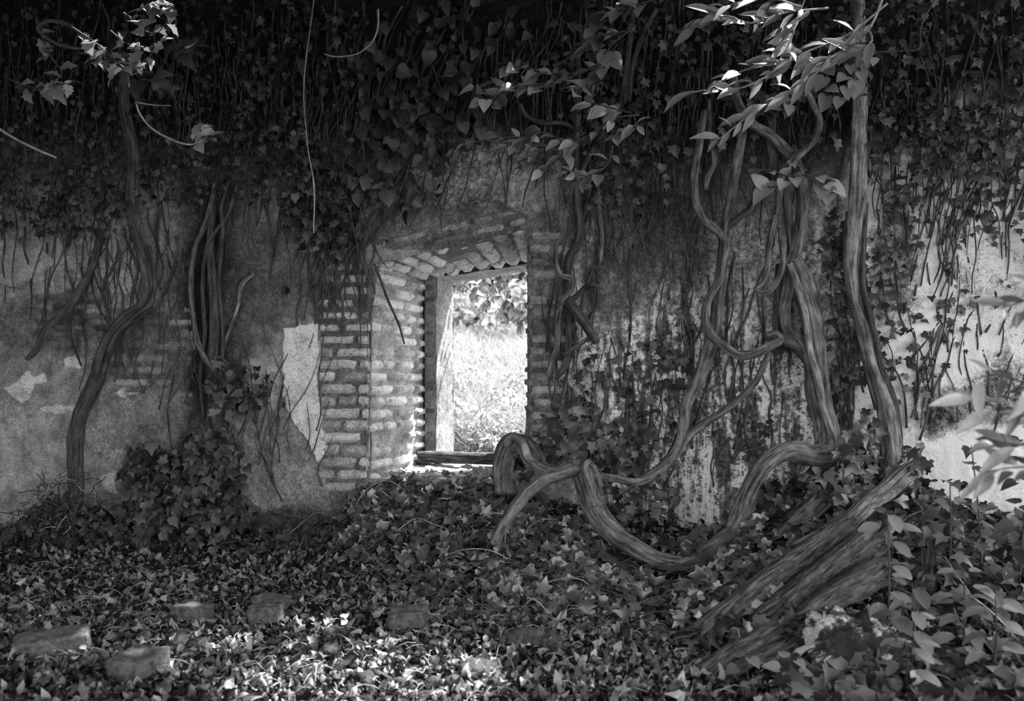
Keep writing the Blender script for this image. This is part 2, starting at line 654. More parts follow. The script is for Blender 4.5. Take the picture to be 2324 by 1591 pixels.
# left
lw = 1 - sstep(600, 680, wx)
put(lw * sstep(480, 560, wy), 0.31, 0.25, 0.25)
put(blob(60, 1000, 200, 150), 0.36, 0.08)
put(blob(40, 850, 110, 70), 0.28, 0.15)
put(blob(250, 960, 60, 160), 0.38, 0.4)
put(blob(320, 830, 110, 90), 0.26, 0.3)
put(blob(230, 640, 110, 110), 0.42, 0.45)
put(blob(400, 620, 60, 90), 0.28, 0.45)
put(blob(160, 760, 50, 40), 0.13, 0.2)
put(blob(60, 740, 70, 60), 0.17, 0.4)
put(blob(330, 960, 80, 60), 0.24, 0.3)
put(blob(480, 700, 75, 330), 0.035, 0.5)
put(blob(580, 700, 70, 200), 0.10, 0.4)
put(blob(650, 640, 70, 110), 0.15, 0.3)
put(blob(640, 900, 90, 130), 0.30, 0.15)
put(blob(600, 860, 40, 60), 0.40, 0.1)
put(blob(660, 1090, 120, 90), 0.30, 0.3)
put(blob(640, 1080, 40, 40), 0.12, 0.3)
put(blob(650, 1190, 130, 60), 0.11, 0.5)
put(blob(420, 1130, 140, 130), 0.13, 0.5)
strip = inpoly([(646, 745), (725, 735), (722, 870), (735, 990), (742, 1030), (718, 1050), (700, 1000), (662, 950), (645, 900)],
               PX + wob(5, 14, 7), PY + wob(6, 14, 7)).astype(float)
put(strip, 0.75, 0.03, 0.12)
for poly in ([(15, 880), (40, 870), (70, 838), (80, 858), (108, 845), (110, 868), (82, 872), (75, 905), (55, 915), (40, 905)],
             [(150, 815), (175, 805), (192, 820), (188, 836), (155, 832)], [(95, 925), (140, 916), (180, 925), (150, 940), (100, 932)],
             [(265, 893), (285, 878), (297, 885), (290, 902)], [(230, 1080), (262, 1070), (270, 1120), (240, 1110)]):
    p = inpoly(poly, PX + wob(7, 9, 4), PY + wob(8, 9, 4)).astype(float)
    put(p, 0.62, 0.04, 0.1)
    plaster = plaster + 0.004 * p
# brick showing where the plaster fell
bare = np.maximum.reduce([blob(785, 830, 80, 330, 0.25), blob(1235, 760, 62, 300, 0.3), blob(1030, 515, 240, 55, 0.3),
                          blob(330, 800, 110, 100, 0.4), blob(150, 720, 90, 60, 0.4) * 0.9, blob(700, 800, 50, 30, 0.5) * 0])
bare *= 1 - strip
bare2 = sstep(0.35, 0.65, bare + 0.9 * (f1 - 0.55) * (bare > 0.05))
plaster = plaster * (1 - bare2) - 0.010 * bare2
put(bare2, 0.17, 0.45, 0.4)
# the slab of render hanging at the upper left, and the raised skin beside the strip
slab = inpoly([(-60, 560), (30, 545), (90, 560), (126, 590), (112, 610), (52, 657), (0, 640), (-60, 640)], PX + wob(9, 12, 4), PY + wob(10, 12, 4)).astype(float)
put(slab, 0.33, 0.1, 0.15)
plaster = plaster + 0.03 * slab * (0.5 + sstep(540, 655, PY)) + 0.010 * strip
step = inpoly([(560, 960), (640, 940), (660, 955), (700, 1005), (720, 1055), (730, 1120), (600, 1160), (540, 1100)], PX + wob(11, 20, 8), PY + wob(12, 20, 8)).astype(float)
put(step, 0.30, 0.35, 0.3)
plaster = plaster - 0.008 * step
flake = inpoly([(500, 820), (515, 745), (535, 690), (545, 645), (575, 620), (560, 600), (470, 600), (470, 830)], PX + wob(13, 10, 4), PY + wob(14, 10, 4)).astype(float)
plaster = plaster + 0.022 * flake
# put-log holes
for hx, hy, hr in ((1395, 965, 9), (1528, 965, 9), (1890, 965, 15), (1062, 285, 26), (640, 920, 6), (650, 660, 9)):
    d = np.sqrt((PX - hx) ** 2 + (PY - hy) ** 2) / hr
    plaster = plaster - 0.09 * (1 - sstep(0.7, 1.1, d))
rough = 0.012 * (fbm(PX / 22, PY / 22, 4, 0.6) - 0.5) + 0.006 * (fbm(PX / 6, PY / 6, 3) - 0.5) + 0.05 * (fbm(PX / 330 + 2, PY / 330, 3) - 0.5)
HGT = plaster + rough
HGT[:, 0] = HGT[:, -1] = 0
tone = np.clip(tone, 0.02, 1.5)
tone *= (0.72 + 0.5 * fbm(PX / 8, PY / 8, 3))
# the opening
OPEN = [(838, 1300), (838, 900), (843, 700), (866, 598), (1000, 566), (1197, 518), (1196, 800), (1194, 1300)]
hole = inpoly(OPEN, PX, PY)
hole &= PY < 1088
n_r, n_c = GX.shape
idx = np.arange(n_r * n_c).reshape(n_r, n_c)
hv = hole.astype(int)
fh = (hv[:-1, :-1] + hv[1:, :-1] + hv[:-1, 1:] + hv[1:, 1:]) >= 3
Q = np.stack([idx[:-1, :-1], idx[:-1, 1:], idx[1:, 1:], idx[1:, :-1]], -1)[~fh]
V = np.stack([GX, -HGT, GZ], -1).reshape(-1, 3)
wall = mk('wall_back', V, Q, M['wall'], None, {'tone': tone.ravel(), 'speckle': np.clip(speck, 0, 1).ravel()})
tag(wall, 'tall ruined wall of peeling stained plaster with a window opening', 'wall', kind='structure')

# ---- brickwork patches (bricks stay pattern inside one mesh)
BK = rng


def brick_front(P, L, Hh, ux, uz, un, d, tone_, mb, nx=8, nz=4, noise=0.0022):
    a = np.linspace(0, 1, nx); b = np.linspace(0, 1, nz)
    A, B = np.meshgrid(a, b)
    ex = np.minimum(A, 1 - A) * L; ez = np.minimum(B, 1 - B) * Hh
    e = np.minimum(ex, ez)
    lift = d * sstep(-0.001, 0.0045, e)
    edge = (e < 1e-6)
    lift = np.where(edge, -0.03, lift)
    jit = BK.normal(0, noise, A.shape) * (~edge)
    V = P + ux * (A * L)[..., None] + uz * (B * Hh)[..., None] + un * (lift + jit)[..., None]
    # corners rounded and worn
    V = V + (ux * (BK.normal(0, 0.002, A.shape))[..., None] + uz * (BK.normal(0, 0.002, A.shape))[..., None])
    i = np.arange(nx * nz).reshape(nz, nx)
    q = np.stack([i[:-1, :-1], i[:-1, 1:], i[1:, 1:], i[1:, :-1]], -1).reshape(-1, 4)
    t = np.clip(tone_ * (1 + BK.normal(0, 0.08, nx * nz)), 0.02, 0.8)
    mb.add(V.reshape(-1, 3), q, tone=t, speckle=np.full(nx * nz, 0.3))


def brick_patch(mb, A, B, Cc, D, course, blen, base_tone, d=0.012, out=None, depth_lay=False, keep=None):
    """A,B bottom corners, Cc,D top corners (C above A, D above B); courses run along A->B"""
    A, B, Cc, D = [np.asarray(v, float) for v in (A, B, Cc, D)]
    hgt = max(np.linalg.norm(Cc - A), np.linalg.norm(D - B))
    nrow = max(1, int(round(hgt / course)))
    for r in range(nrow):
        t0, t1 = r / nrow, (r + 1) / nrow
        a0 = A + (Cc - A) * t0; b0 = B + (D - B) * t0
        a1 = A + (Cc - A) * t1
        ux = b0 - a0; Lr = np.linalg.norm(ux); ux = ux / Lr
        uz = (a1 - a0); hz = np.linalg.norm(uz); uz = uz / hz
        un = np.cross(ux, uz); un /= np.linalg.norm(un)
        if out is not None and un @ out < 0: un = -un
        x = -blen * (0.5 if r % 2 else 0.0) * BK.uniform(0.7, 1.2)
        while x < Lr:
            bl = blen * (0.5 if BK.random() < 0.3 else 1.0) * BK.uniform(0.92, 1.06)
            s0, s1 = max(x, 0.0), min(x + bl, Lr)
            if s1 - s0 > 0.03:
                m = 0.0045
                p = a0 + ux * (s0 + m * 0.7) + uz * m * 0.7
                dd = d * BK.uniform(0.1, 1.5)
                if BK.random() < 0.10: dd = -0.022
                tn = base_tone * BK.uniform(0.5, 1.35)
                if keep is None or keep(p + ux * (s1 - s0) / 2):
                    brick_front(p, s1 - s0 - m * 1.6, hz - m * 1.6, ux, uz, un, dd, tn, mb)
            x += bl


FRONT = np.array([0, -1.0, 0])
mb = MB()
ax = [at(x, 900, 0)[0] for x in (700, 842)]


def W(px, py): return at(px, py, 0.0)


def wrect(mb, x0, x1, y0, y1, course, blen, tn, d=0.012, keep=None):
    brick_patch(mb, W(x0, y1), W(x1, y1), W(x0, y0), W(x1, y0), course, blen, tn, d, FRONT, keep=keep)


wrect(mb, 715, 839, 590, 1120, 0.066, 0.25, 0.5, 0.009)
wrect(mb, 1197, 1300, 520, 1075, 0.066, 0.25, 0.4, 0.010)
brick_patch(mb, W(868, 592), W(1197, 512), W(868, 540), W(1197, 462), 0.058, 0.24, 0.34, 0.022, FRONT)
wrect(mb, 830, 1230, 462, 540, 0.066, 0.25, 0.2, 0.012, keep=lambda p: project(p[0], p[1], p[2])[1] < 585 - (project(p[0], p[1], p[2])[0] - 868) * 0.24 - 65)
wrect(mb, 190, 450, 690, 910, 0.066, 0.27, 0.3)
wrect(mb, 60, 260, 660, 780, 0.066, 0.27, 0.22)
bw = mb.build('exposed_brickwork', M['brick'], wall)
tag(bw, 'bare worn bricks where the plaster has fallen')

# back face, top and ends of the wall so that it has its thickness
TH = 0.82
op = [at(838, 1090, 0), at(838, 640, 0)]
LXin = at(990, 800, -0.62)[0]          # outer opening edges
LXout = at(1029, 800, -TH)[0]
RX = at(1195, 800, 0)[0]
zB, zTo = at(1060, 1088, 0)[2] - 0.03, at(1100, 604, -TH)[2]
mb = MB()


def quad(mb, a, b, c, d):
    mb.add(np.array([a, b, c, d], float), np.array([[0, 1, 2, 3]]), tone=0.45, speckle=0.3)


for x0, x1, z0, z1 in ((-5.2, LXout, -0.25, 3.4), (RX, 3.2, -0.25, 3.4), (LXout, RX, -0.25, zB), (LXout, RX, zTo, 3.4)):
    quad(mb, (x0, TH, z0), (x0, TH, z1), (x1, TH, z1), (x1, TH, z0))
quad(mb, (-5.2, 0, 3.4), (3.2, 0, 3.4), (3.2, TH, 3.4), (-5.2, TH, 3.4))
quad(mb, (-5.2, 0, -.25), (-5.2, 0, 3.4), (-5.2, TH, 3.4), (-5.2, TH, -.25))
quad(mb, (3.2, 0, -.25), (3.2, TH, -.25), (3.2, TH, 3.4), (3.2, 0, 3.4))
mb.build('outer_face', M['wall'], wall, smooth=False)

# ---- the window opening: splayed reveal, rebate, soffit, sill
win = empty('window_1', tuple(at(1020, 1088, -0.3)), 'deep ruined window opening with splayed brick reveal and bright meadow beyond', 'window')
win['kind'] = 'structure'


def grid_patch(mb, A, B, Cc, D, nx, nz, out, amp, tn, sp, push=-0.012):
    A, B, Cc, D = [np.asarray(v, float) for v in (A, B, Cc, D)]
    s, t = np.meshgrid(np.linspace(0, 1, nx), np.linspace(0, 1, nz))
    s = s[..., None]; t = t[..., None]
    P = (A * (1 - s) + B * s) * (1 - t) + (Cc * (1 - s) + D * s) * t
    n = np.cross(B - A, Cc - A); n = n / np.linalg.norm(n)
    if n @ out < 0: n = -n
    P = P + n * (push + amp * (fbm(s[..., 0] * nx / 5 + tn * 50, t[..., 0] * nz / 5, 4) - 0.5)[..., None])
    i = np.arange(nx * nz).reshape(nz, nx)
    q = np.stack([i[:-1, :-1], i[:-1, 1:], i[1:, 1:], i[1:, :-1]], -1).reshape(-1, 4)
    tt = tn * (0.7 + 0.6 * fbm(s[..., 0] * nx / 7, t[..., 0] * nz / 7 + 3, 4)).ravel()
    mb.add(P.reshape(-1, 3), q, tone=tt, speckle=np.full(nx * nz, sp))


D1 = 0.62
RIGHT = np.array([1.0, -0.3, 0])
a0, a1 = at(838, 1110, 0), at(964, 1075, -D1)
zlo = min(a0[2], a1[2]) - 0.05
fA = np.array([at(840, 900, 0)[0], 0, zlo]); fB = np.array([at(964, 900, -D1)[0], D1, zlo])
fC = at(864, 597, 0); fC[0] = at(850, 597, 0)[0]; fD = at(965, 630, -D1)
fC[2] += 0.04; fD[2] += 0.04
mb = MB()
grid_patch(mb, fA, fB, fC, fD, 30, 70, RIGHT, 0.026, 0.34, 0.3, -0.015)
brick_patch(mb, fA, fB, fC, fD, 0.068, 0.26, 0.75, 0.008, RIGHT)  # brick tone raised to carry the outdoor light on this side
# arris stones turn the corner
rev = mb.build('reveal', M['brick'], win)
tag(rev, 'splayed reveal of flaking bricks, paled for light from outside')
# rebate: the return facing into the room, then the outer reveal
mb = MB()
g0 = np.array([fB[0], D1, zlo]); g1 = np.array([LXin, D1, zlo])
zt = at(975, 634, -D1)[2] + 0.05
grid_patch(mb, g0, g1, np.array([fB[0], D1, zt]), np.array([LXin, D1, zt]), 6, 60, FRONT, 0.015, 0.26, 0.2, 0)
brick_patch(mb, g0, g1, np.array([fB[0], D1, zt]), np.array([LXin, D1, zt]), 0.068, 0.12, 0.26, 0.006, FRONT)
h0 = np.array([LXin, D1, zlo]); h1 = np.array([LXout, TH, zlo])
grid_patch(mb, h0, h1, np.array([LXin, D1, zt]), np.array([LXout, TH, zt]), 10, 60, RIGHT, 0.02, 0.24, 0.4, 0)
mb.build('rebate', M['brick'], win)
# right jamb (turned away from the camera)
mb = MB()
j0 = np.array([RX, 0, zlo]); j1 = np.array([RX + 0.02, TH, zlo])
zt2 = at(1195, 518, 0)[2] + 0.03
LEFT = np.array([-1.0, 0, 0])
grid_patch(mb, j0, j1, np.array([RX, 0, zt2]), np.array([RX + 0.02, TH, zt2]), 30, 70, LEFT, 0.02, 0.45, 0.2)
brick_patch(mb, j0, j1, np.array([RX, 0, zt2]), np.array([RX + 0.02, TH, zt2]), 0.066, 0.26, 0.42, 0.012, LEFT)
mb.build('jamb', M['brick'], win)
# soffit: bricks laid along the depth, sloping to the left
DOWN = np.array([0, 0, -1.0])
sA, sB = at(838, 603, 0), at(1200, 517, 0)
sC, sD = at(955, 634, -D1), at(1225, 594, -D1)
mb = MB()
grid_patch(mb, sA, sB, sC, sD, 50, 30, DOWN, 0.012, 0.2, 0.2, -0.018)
brick_patch(mb, sB, sD, sA, sC, 0.115, 0.25, 0.85, 0.006, DOWN)  # brick tone raised in place of missing bounce light
sE, sF = sC + np.array([0.05, TH - D1 + 0.02, -0.02]), sD + np.array([-0.02, TH - D1 + 0.02, -0.02])
grid_patch(mb, sC, sD, sE, sF, 40, 12, DOWN, 0.02, 0.3, 0.3, 0.004)
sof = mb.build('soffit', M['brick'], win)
tag(sof, 'underside of the brick lintel with one row of bricks missing')
# fill above the soffit
mb = MB()
for a, b, c, d in ((sA, sC, sC + UP * .3, sA + UP * .3),):
    quad(mb, a, b, c, d)
quad(mb, sE, sF, sF + UP * .4, sE + UP * .4)
mb.build('lintel_core', M['brick'], win, smooth=False)
# sill
mb = MB()
k0, k1 = np.array([at(835, 1085, 0)[0], 0.05, at(1000, 1085, 0)[2] - 0.02]), np.array([RX, 0.05, at(1000, 1085, 0)[2] - 0.02])
zs_ = at(1050, 1052, -D1)[2]
grid_patch(mb, k0, k1, np.array([k0[0] + .1, TH, zs_]), np.array([RX, TH, zs_]), 60, 40, UP, 0.03, 0.62, 0.1, 0)
quad(mb, (k0[0], 0.05, -0.2), (RX, 0.05, -0.2), (RX, 0.05, k0[2]), (k0[0], 0.05, k0[2]))
quad(mb, (LXout, TH, zs_ - .5), (RX, TH, zs_ - .5), (RX, TH, zs_), (LXout, TH, zs_))
mb.build('sill', M['wall'], win)
pl0, pl1 = at(948, 1037, -0.56), at(1200, 1043, -0.56)
V, F, bc = tube(np.array([[*pl0, 0.033], [*(pl0 * .5 + pl1 * .5), 0.031], [*pl1, 0.033]]), sides=20, step=0.02, ridge=0.2, wob=0.12, seed=4, sq=(1.3, 1.0), jag=0.02)
pk = mk('plank', V, F, M['rotten'], win, {'bark': bc})
tag(pk, 'weathered dark plank across the bottom of the opening')

# ---- floor
gx = np.concatenate([[-8.0], np.linspace(-5.1, 2.4, 300), [6.0]])
gy = np.linspace(-5.4, 0.08, 240)
FX, FY = np.meshgrid(gx, gy)
FZ = gh(FX, np.minimum(FY, 0))
i = np.arange(FX.size).reshape(FX.shape)
Q = np.stack([i[:-1, :-1], i[:-1, 1:], i[1:, 1:], i[1:, :-1]], -1).reshape(-1, 4)
fl = mk('floor', np.stack([FX, FY, FZ], -1).reshape(-1, 3), Q, M['soil'])
tag(fl, 'dark soil floor of the roofless ruin', 'floor', kind='structure')

# unseen pale ground added behind the camera to bounce sun onto wall and soffit
cy_ = mk('bounce_ground', np.array([(-14, -18, -.03), (12, -18, -.03), (12, -5.3, -.03), (-14, -5.3, -.03)], float), np.array([[0, 1, 2, 3]]), plain_mat('bounce_gravel', 0.17, 0.28, 6))
tag(cy_, 'pale ground added behind the camera to bounce sunlight', 'bounce ground', kind='structure')

# side wall of the ruin, out of frame, added to dim the left end
mb = MB()
for q in (((-5.2, 0, -.3), (-5.2, -7, -.3), (-5.2, -7, 3.4), (-5.2, 0, 3.4)), ((-5.6, 0, -.3), (-5.6, 0, 3.4), (-5.6, -7, 3.4), (-5.6, -7, -.3)),
          ((-5.2, 0, 3.4), (-5.2, -7, 3.4), (-5.6, -7, 3.4), (-5.6, 0, 3.4)), ((-5.2, -7, -.3), (-5.6, -7, -.3), (-5.6, -7, 3.4), (-5.2, -7, 3.4))):
    mb.add(np.array(q, float), np.array([[0, 1, 2, 3]]), tone=0.1, speckle=0.5)
wl = mb.build('wall_left', M['wall'], None, smooth=False)
tag(wl, 'unseen side wall of the ruin, added to dim the left', 'wall', kind='structure')
# ================================================================== OUTSIDE THE WINDOW
mx = np.linspace(-14, 8, 60); my = np.linspace(0.82, 26, 70)
MX, MY = np.meshgrid(mx, my)


def mh(X, Y):
    return 0.15 + 0.125 * (Y - 0.6) + 0.25 * (fbm(X * .5 + 60, Y * .5 + 60, 4) - 0.5) * np.clip(Y / 4, 0, 1)


i = np.arange(MX.size).reshape(MX.shape)
Q = np.stack([i[:-1, :-1], i[:-1, 1:], i[1:, 1:], i[1:, :-1]], -1).reshape(-1, 4)
md = mk('meadow', np.stack([MX, MY, mh(MX, MY)], -1).reshape(-1, 3), Q, M['meadow'])
tag(md, 'sunlit meadow slope outside the window', 'meadow', kind='structure')


def win_points(n, y0, y1, spread=0.45):
    """random ground points in the wedge seen through the window"""
    Y = rng.uniform(y0 ** 0.5, y1 ** 0.5, n) ** 2
    c = at(1090, 800, 0)[0]
    slope = (c - CAM[0]) / 5.0
    X = c + slope * Y + rng.uniform(-1, 1, n) * (spread + 0.12 * Y)
    return X, Y


# grass blades
n = 32000
X, Y = win_points(n, 1.4, 16)
P = np.stack([X, Y, mh(X, Y)], -1)
hgt = rng.uniform(0.2, 0.5, n)
lean = np.stack([rng.normal(0, .25, n), rng.normal(-.1, .25, n), np.ones(n)], -1)
wd = rng.uniform(0.002, 0.005, n) * (1 + Y * 0.12)
side = np.stack([np.cos(rng.random(n) * 6.28), 0.3 * rng.normal(0, 1, n), np.zeros(n)], -1)
side = norm(side) * wd[:, None]
bend = np.stack([rng.normal(0, .18, n), rng.normal(-.05, .18, n), -0.05 * np.ones(n)], -1)
mid = P + lean * hgt[:, None] * 0.55
tip = P + lean * hgt[:, None] + bend
V = np.stack([P - side, P + side, mid + side * .8, mid - side * .8, tip], 1).reshape(-1, 3)
b = np.arange(n)[:, None] * 5
g = mk('tall_grass', V, [np.hstack([b, b + 1, b + 2, b + 3]), np.hstack([b + 3, b + 2, b + 4])], M['meadow_leaf'], None,
       {'leaf_tone': np.repeat(rng.random(n), 5)})
tag(g, 'pale overexposed tall grass on the slope seen through the window', 'grass', kind='stuff')

# leafy weeds just outside the opening
k = 0
for px, Yd, zt_ in ((1020, 1.5, .72), (1060, 1.9, .62), (1100, 1.4, .66), (1140, 2.2, .78), (1185, 1.7, .74), (1175, 3.0, .95), (1080, 3.2, .9), (1030, 2.8, .95), (1130, 1.25, .52), (1000, 2.1, .7)):
    c = at(px, 800, -Yd)
    z0 = float(mh(c[0], Yd)) - .10
    t = empty('meadow_weed', (c[0], Yd, z0), 'pale sunlit leafy weed growing just outside the window', 'plant', 'weeds outside the window')
    tp = np.array([c[0] + random.uniform(-.05, .05), Yd, zt_])
    tube_obj('stem', np.array([[c[0], Yd, z0, .006], [*((np.array([c[0], Yd, z0]) + tp) / 2), .005], [*tp, .003]]), M['meadow_leaf'], t, sides=5, step=.1)
    m = 170
    f = rng.random(m) ** 0.6
    ang = rng.random(m) * 6.28
    rr = rng.uniform(.03, .24, m) * (1.1 - f * .5)
    Pq = np.stack([c[0] + np.cos(ang) * rr, Yd + np.sin(ang) * rr, z0 + (zt_ - z0) * f], -1)
    nr = np.stack([np.cos(ang) * .4, np.sin(ang) * .4 - .2, np.ones(m)], -1) + rng.normal(0, .4, (m, 3))
    tpd = np.stack([np.cos(ang), np.sin(ang), -.4 * np.ones(m)], -1)
    leaf_mesh(Pq, nr, tpd, rng.uniform(.03, .07, m), 'ovate').build('foliage', M['meadow_leaf'], t)

# spray hanging outside at the upper left of the opening
t = empty('hanging_branch', tuple(at(1035, 640, -1.0)), 'grey leafy twig hanging outside the top left of the window', 'branch')
tube_obj('stem', path([(1000, 600, 4, -1.0), (1045, 640, 4, -1.0), (1080, 668, 3, -1.0), (1105, 676, 2, -1.0)]), M['stem'], t, sides=5, step=.03)
m = 75
q = rng.random(m)
Pq = np.array([at(1025 + 110 * a + random.gauss(0, 12), 612 + 55 * a ** .7 + random.gauss(0, 20), -random.uniform(.85, 1.2)) for a in q])
leaf_mesh(Pq, np.array([0, -1, .5]) + rng.normal(0, .5, (m, 3)), np.array([.2, 0, -1]) + rng.normal(0, .4, (m, 3)), rng.uniform(.035, .075, m), 'ovate').build('foliage', M['meadow_dark'], t)

# trees and bushes at the top of the meadow
for nm, px, py, Yd, rx, rz, cnt, lab, mt in (
        ('broadleaf_tree', 1168, 640, 9.0, .42, .38, 900, 'grey tree at the top right of the meadow, outside the window', 'meadow_dark'),
        ('shrub', 1120, 672, 10.0, .3, .24, 500, 'small shrub left of the grey tree on the meadow crest', 'meadow_dark'),
        ('pale_bush', 1175, 690, 7.0, .3, .22, 500, 'pale bush in front of the grey tree on the meadow', 'meadow_leaf'),
        ('pale_bush', 1080, 720, 8.0, .7, .3, 700, 'wide pale bush in the middle of the meadow', 'meadow_leaf'),
        ('meadow_tree', 980, 600, 16.0, 1.6, 1.3, 1200, 'distant tree hidden behind the left reveal of the window', 'meadow_dark'),
        ('meadow_tree', 1330, 560, 14.0, 1.6, 1.6, 1200, 'distant tree hidden behind the wall right of the window', 'meadow_dark')):
    c = at(px, py, -Yd)
    z0 = float(mh(c[0], Yd))
    t = empty(nm, (c[0], Yd, z0), lab, 'tree' if 'tree' in nm else 'bush')
    tube_obj('trunk', np.array([[c[0], Yd, z0 - .05, .05], [c[0] + .03, Yd, (z0 + c[2]) / 2, .04], [c[0], Yd, c[2] + rz * .3, .02]]), M['bark'], t, sides=7, step=.15)
    dv = norm(rng.normal(0, 1, (cnt, 3))) * rng.random((cnt, 1)) ** .4 * np.array([rx, rx, rz])
    dv *= (1 + .35 * np.sin(dv[:, :1] * 9 + dv[:, 2:] * 7))
    leaf_mesh(np.array([c[0], Yd, c[2]]) + dv, norm(dv) + np.array([0, -.3, .6]) + rng.normal(0, .4, (cnt, 3)), rng.normal(0, 1, (cnt, 3)) - np.array([0, 0, .8]),
              rng.uniform(.08, .17, cnt) * (1 if Yd < 12 else 2), 'ovate').build('foliage', M[mt], t)

# ================================================================== VINE TRUNKS
def vine(name, label, cat, parts, off=0.1, material='bark', sides=14):
    base = path(parts[0][1], off)
    b = base[-1][:3]
    t = empty(name, tuple(b), label, cat)
    for k, pr in enumerate(parts):
        nm, pts = pr[0], pr[1]
        kw = dict(pr[2]) if len(pr) > 2 else {}
        mt = kw.pop('mat', material)
        lab = kw.pop('label', None)
        P = path(pts, kw.pop('off', off))
        big = P[:, 3].max()
        o = tube_obj(nm, P, M[mt], t, sides=(22 if big > .035 else sides if big > .016 else 9), step=(0.012 if big > .012 else .016), seed=k * 3.7 + len(label), ridge=kw.get('ridge', 0.15), lobes=kw.get('lobes', 3), twist=kw.get('twist', 5), wob=kw.get('wob', .12))
        if lab: o['label'] = lab
    return t


# big looping vine right of the window
vine('looping_vine', 'thick vine whose trunk loops down to the ground and up towards the window', 'vine', [
    ('trunk', [(1800, 590, 34, .10), (1822, 640, 44, .10), (1838, 700, 48, .10), (1849, 770, 50, .10), (1853, 840, 50, .11), (1856, 890, 50, .13), (1868, 940, 50, .15), (1879, 990, 50, .18), (1872, 1026, 50, .22),
               (1840, 1034, 46, .30), (1790, 1024, 44, .38), (1742, 1048, 44, .42), (1706, 1100, 44, .42), (1688, 1150, 44, .42), (1668, 1200, 42, .48), (1622, 1244, 42, .58), (1562, 1278, 46, .66), (1504, 1277, 50, .68), (1434, 1240, 48, .66), (1378, 1195, 44, .60),
               (1344, 1148, 42, .56), (1329, 1100, 42, .54), (1318, 1066, 42, .54), (1296, 1062, 38, .56)], dict(twist=9, ridge=.16, lobes=2, mat='bark')),
    ('trunk', [(1818, 400, 26, .10), (1822, 450, 26, .09), (1820, 500, 28, .09), (1812, 550, 30, .09), (1797, 600, 32, .10), (1788, 660, 26, .11), (1781, 705, 26, .12), (1790, 750, 28, .13), (1812, 776, 30, .15), (1834, 805, 30, .16), (1842, 840, 24, .15)], dict(mat='bark')),
    ('strand', [(1792, 600, 16, .15), (1810, 650, 16, .17), (1828, 720, 16, .17), (1836, 790, 16, .19), (1852, 850, 18, .2), (1868, 920, 18, .21), (1888, 985, 16, .22), (1892, 1030, 16, .2), (1885, 1060, 14, .15)], dict(mat='bark_pale')),
    ('branch', [(1661, 160, 20, .30), (1675, 228, 20, .26), (1703, 277, 21, .22), (1745, 303, 22, .18), (1779, 336, 24, .14), (1802, 362, 26, .11), (1816, 410, 27, .10)], dict(mat='bark')),
    ('branch', [(1823, 190, 14, .28), (1846, 242, 15, .25), (1859, 270, 16, .22), (1853, 304, 16, .2), (1829, 338, 17, .18), (1792, 372, 18, .17), (1774, 400, 18, .15), (1768, 440, 16, .13), (1762, 500, 15, .12)], dict(mat='bark')),
    ('branch', [(1752, 262, 18, .14), (1751, 336, 20, .12), (1760, 396, 22, .11), (1780, 430, 20, .1), (1790, 500, 18, .09), (1795, 570, 16, .09)], dict(mat='bark_dark')),
    ('branch', [(1759, 490, 14, .14), (1746, 560, 14, .15), (1742, 611, 14, .16), (1732, 641, 12, .17), (1713, 658, 11, .18)], dict(mat='bark')),
    ('branch', [(1772, 517, 13, .13), (1776, 560, 14, .15), (1776, 604, 14, .16), (1760, 644, 13, .18), (1739, 664, 12, .19), (1713, 658, 10, .18)], dict(mat='bark')),
    ('branch', [(1768, 600, 14, .10), (1765, 660, 13, .1), (1762, 735, 13, .1), (1764, 790, 12, .08)], dict(mat='bark_dark')),
    ('stub', [(1735, 759, 14, .22), (1762, 766, 24, .2), (1796, 780, 26, .18), (1822, 800, 26, .16), (1838, 826, 20, .14)], dict(mat='bark_dark', label='dark broken branch stub')),
    ('root', [(1306, 1064, 30, .56), (1270, 1076, 30, .60), (1236, 1088, 30, .64), (1200, 1116, 28, .69), (1164, 1158, 27, .76), (1136, 1202, 24, .84), (1120, 1235, 18, .9)], dict(mat='bark', lobes=4)),
    ('root', [(1300, 1060, 34, .52), (1262, 1074, 30, .46), (1232, 1062, 32, .4), (1212, 1036, 36, .35), (1192, 1018, 52, .3), (1170, 1014, 60, .28), (1154, 1038, 58, .28), (1148, 1070, 54, .3), (1146, 1120, 50, .32)], dict(mat='bark', lobes=4, ridge=.2)),
    ('root', [(1290, 1070, 18, .58), (1250, 1072, 20, .55), (1220, 1058, 22, .48), (1196, 1040, 22, .44), (1186, 1010, 20, .42), (1165, 992, 18, .36), (1146, 1010, 16, .34)], dict(mat='bark_pale')),
    ('root', [(1350, 1150, 12, .64), (1335, 1100, 14, .62), (1326, 1060, 16, .6), (1338, 1050, 14, .55), (1356, 1080, 12, .5), (1362, 1130, 10, .5)], dict(mat='bark')),
])
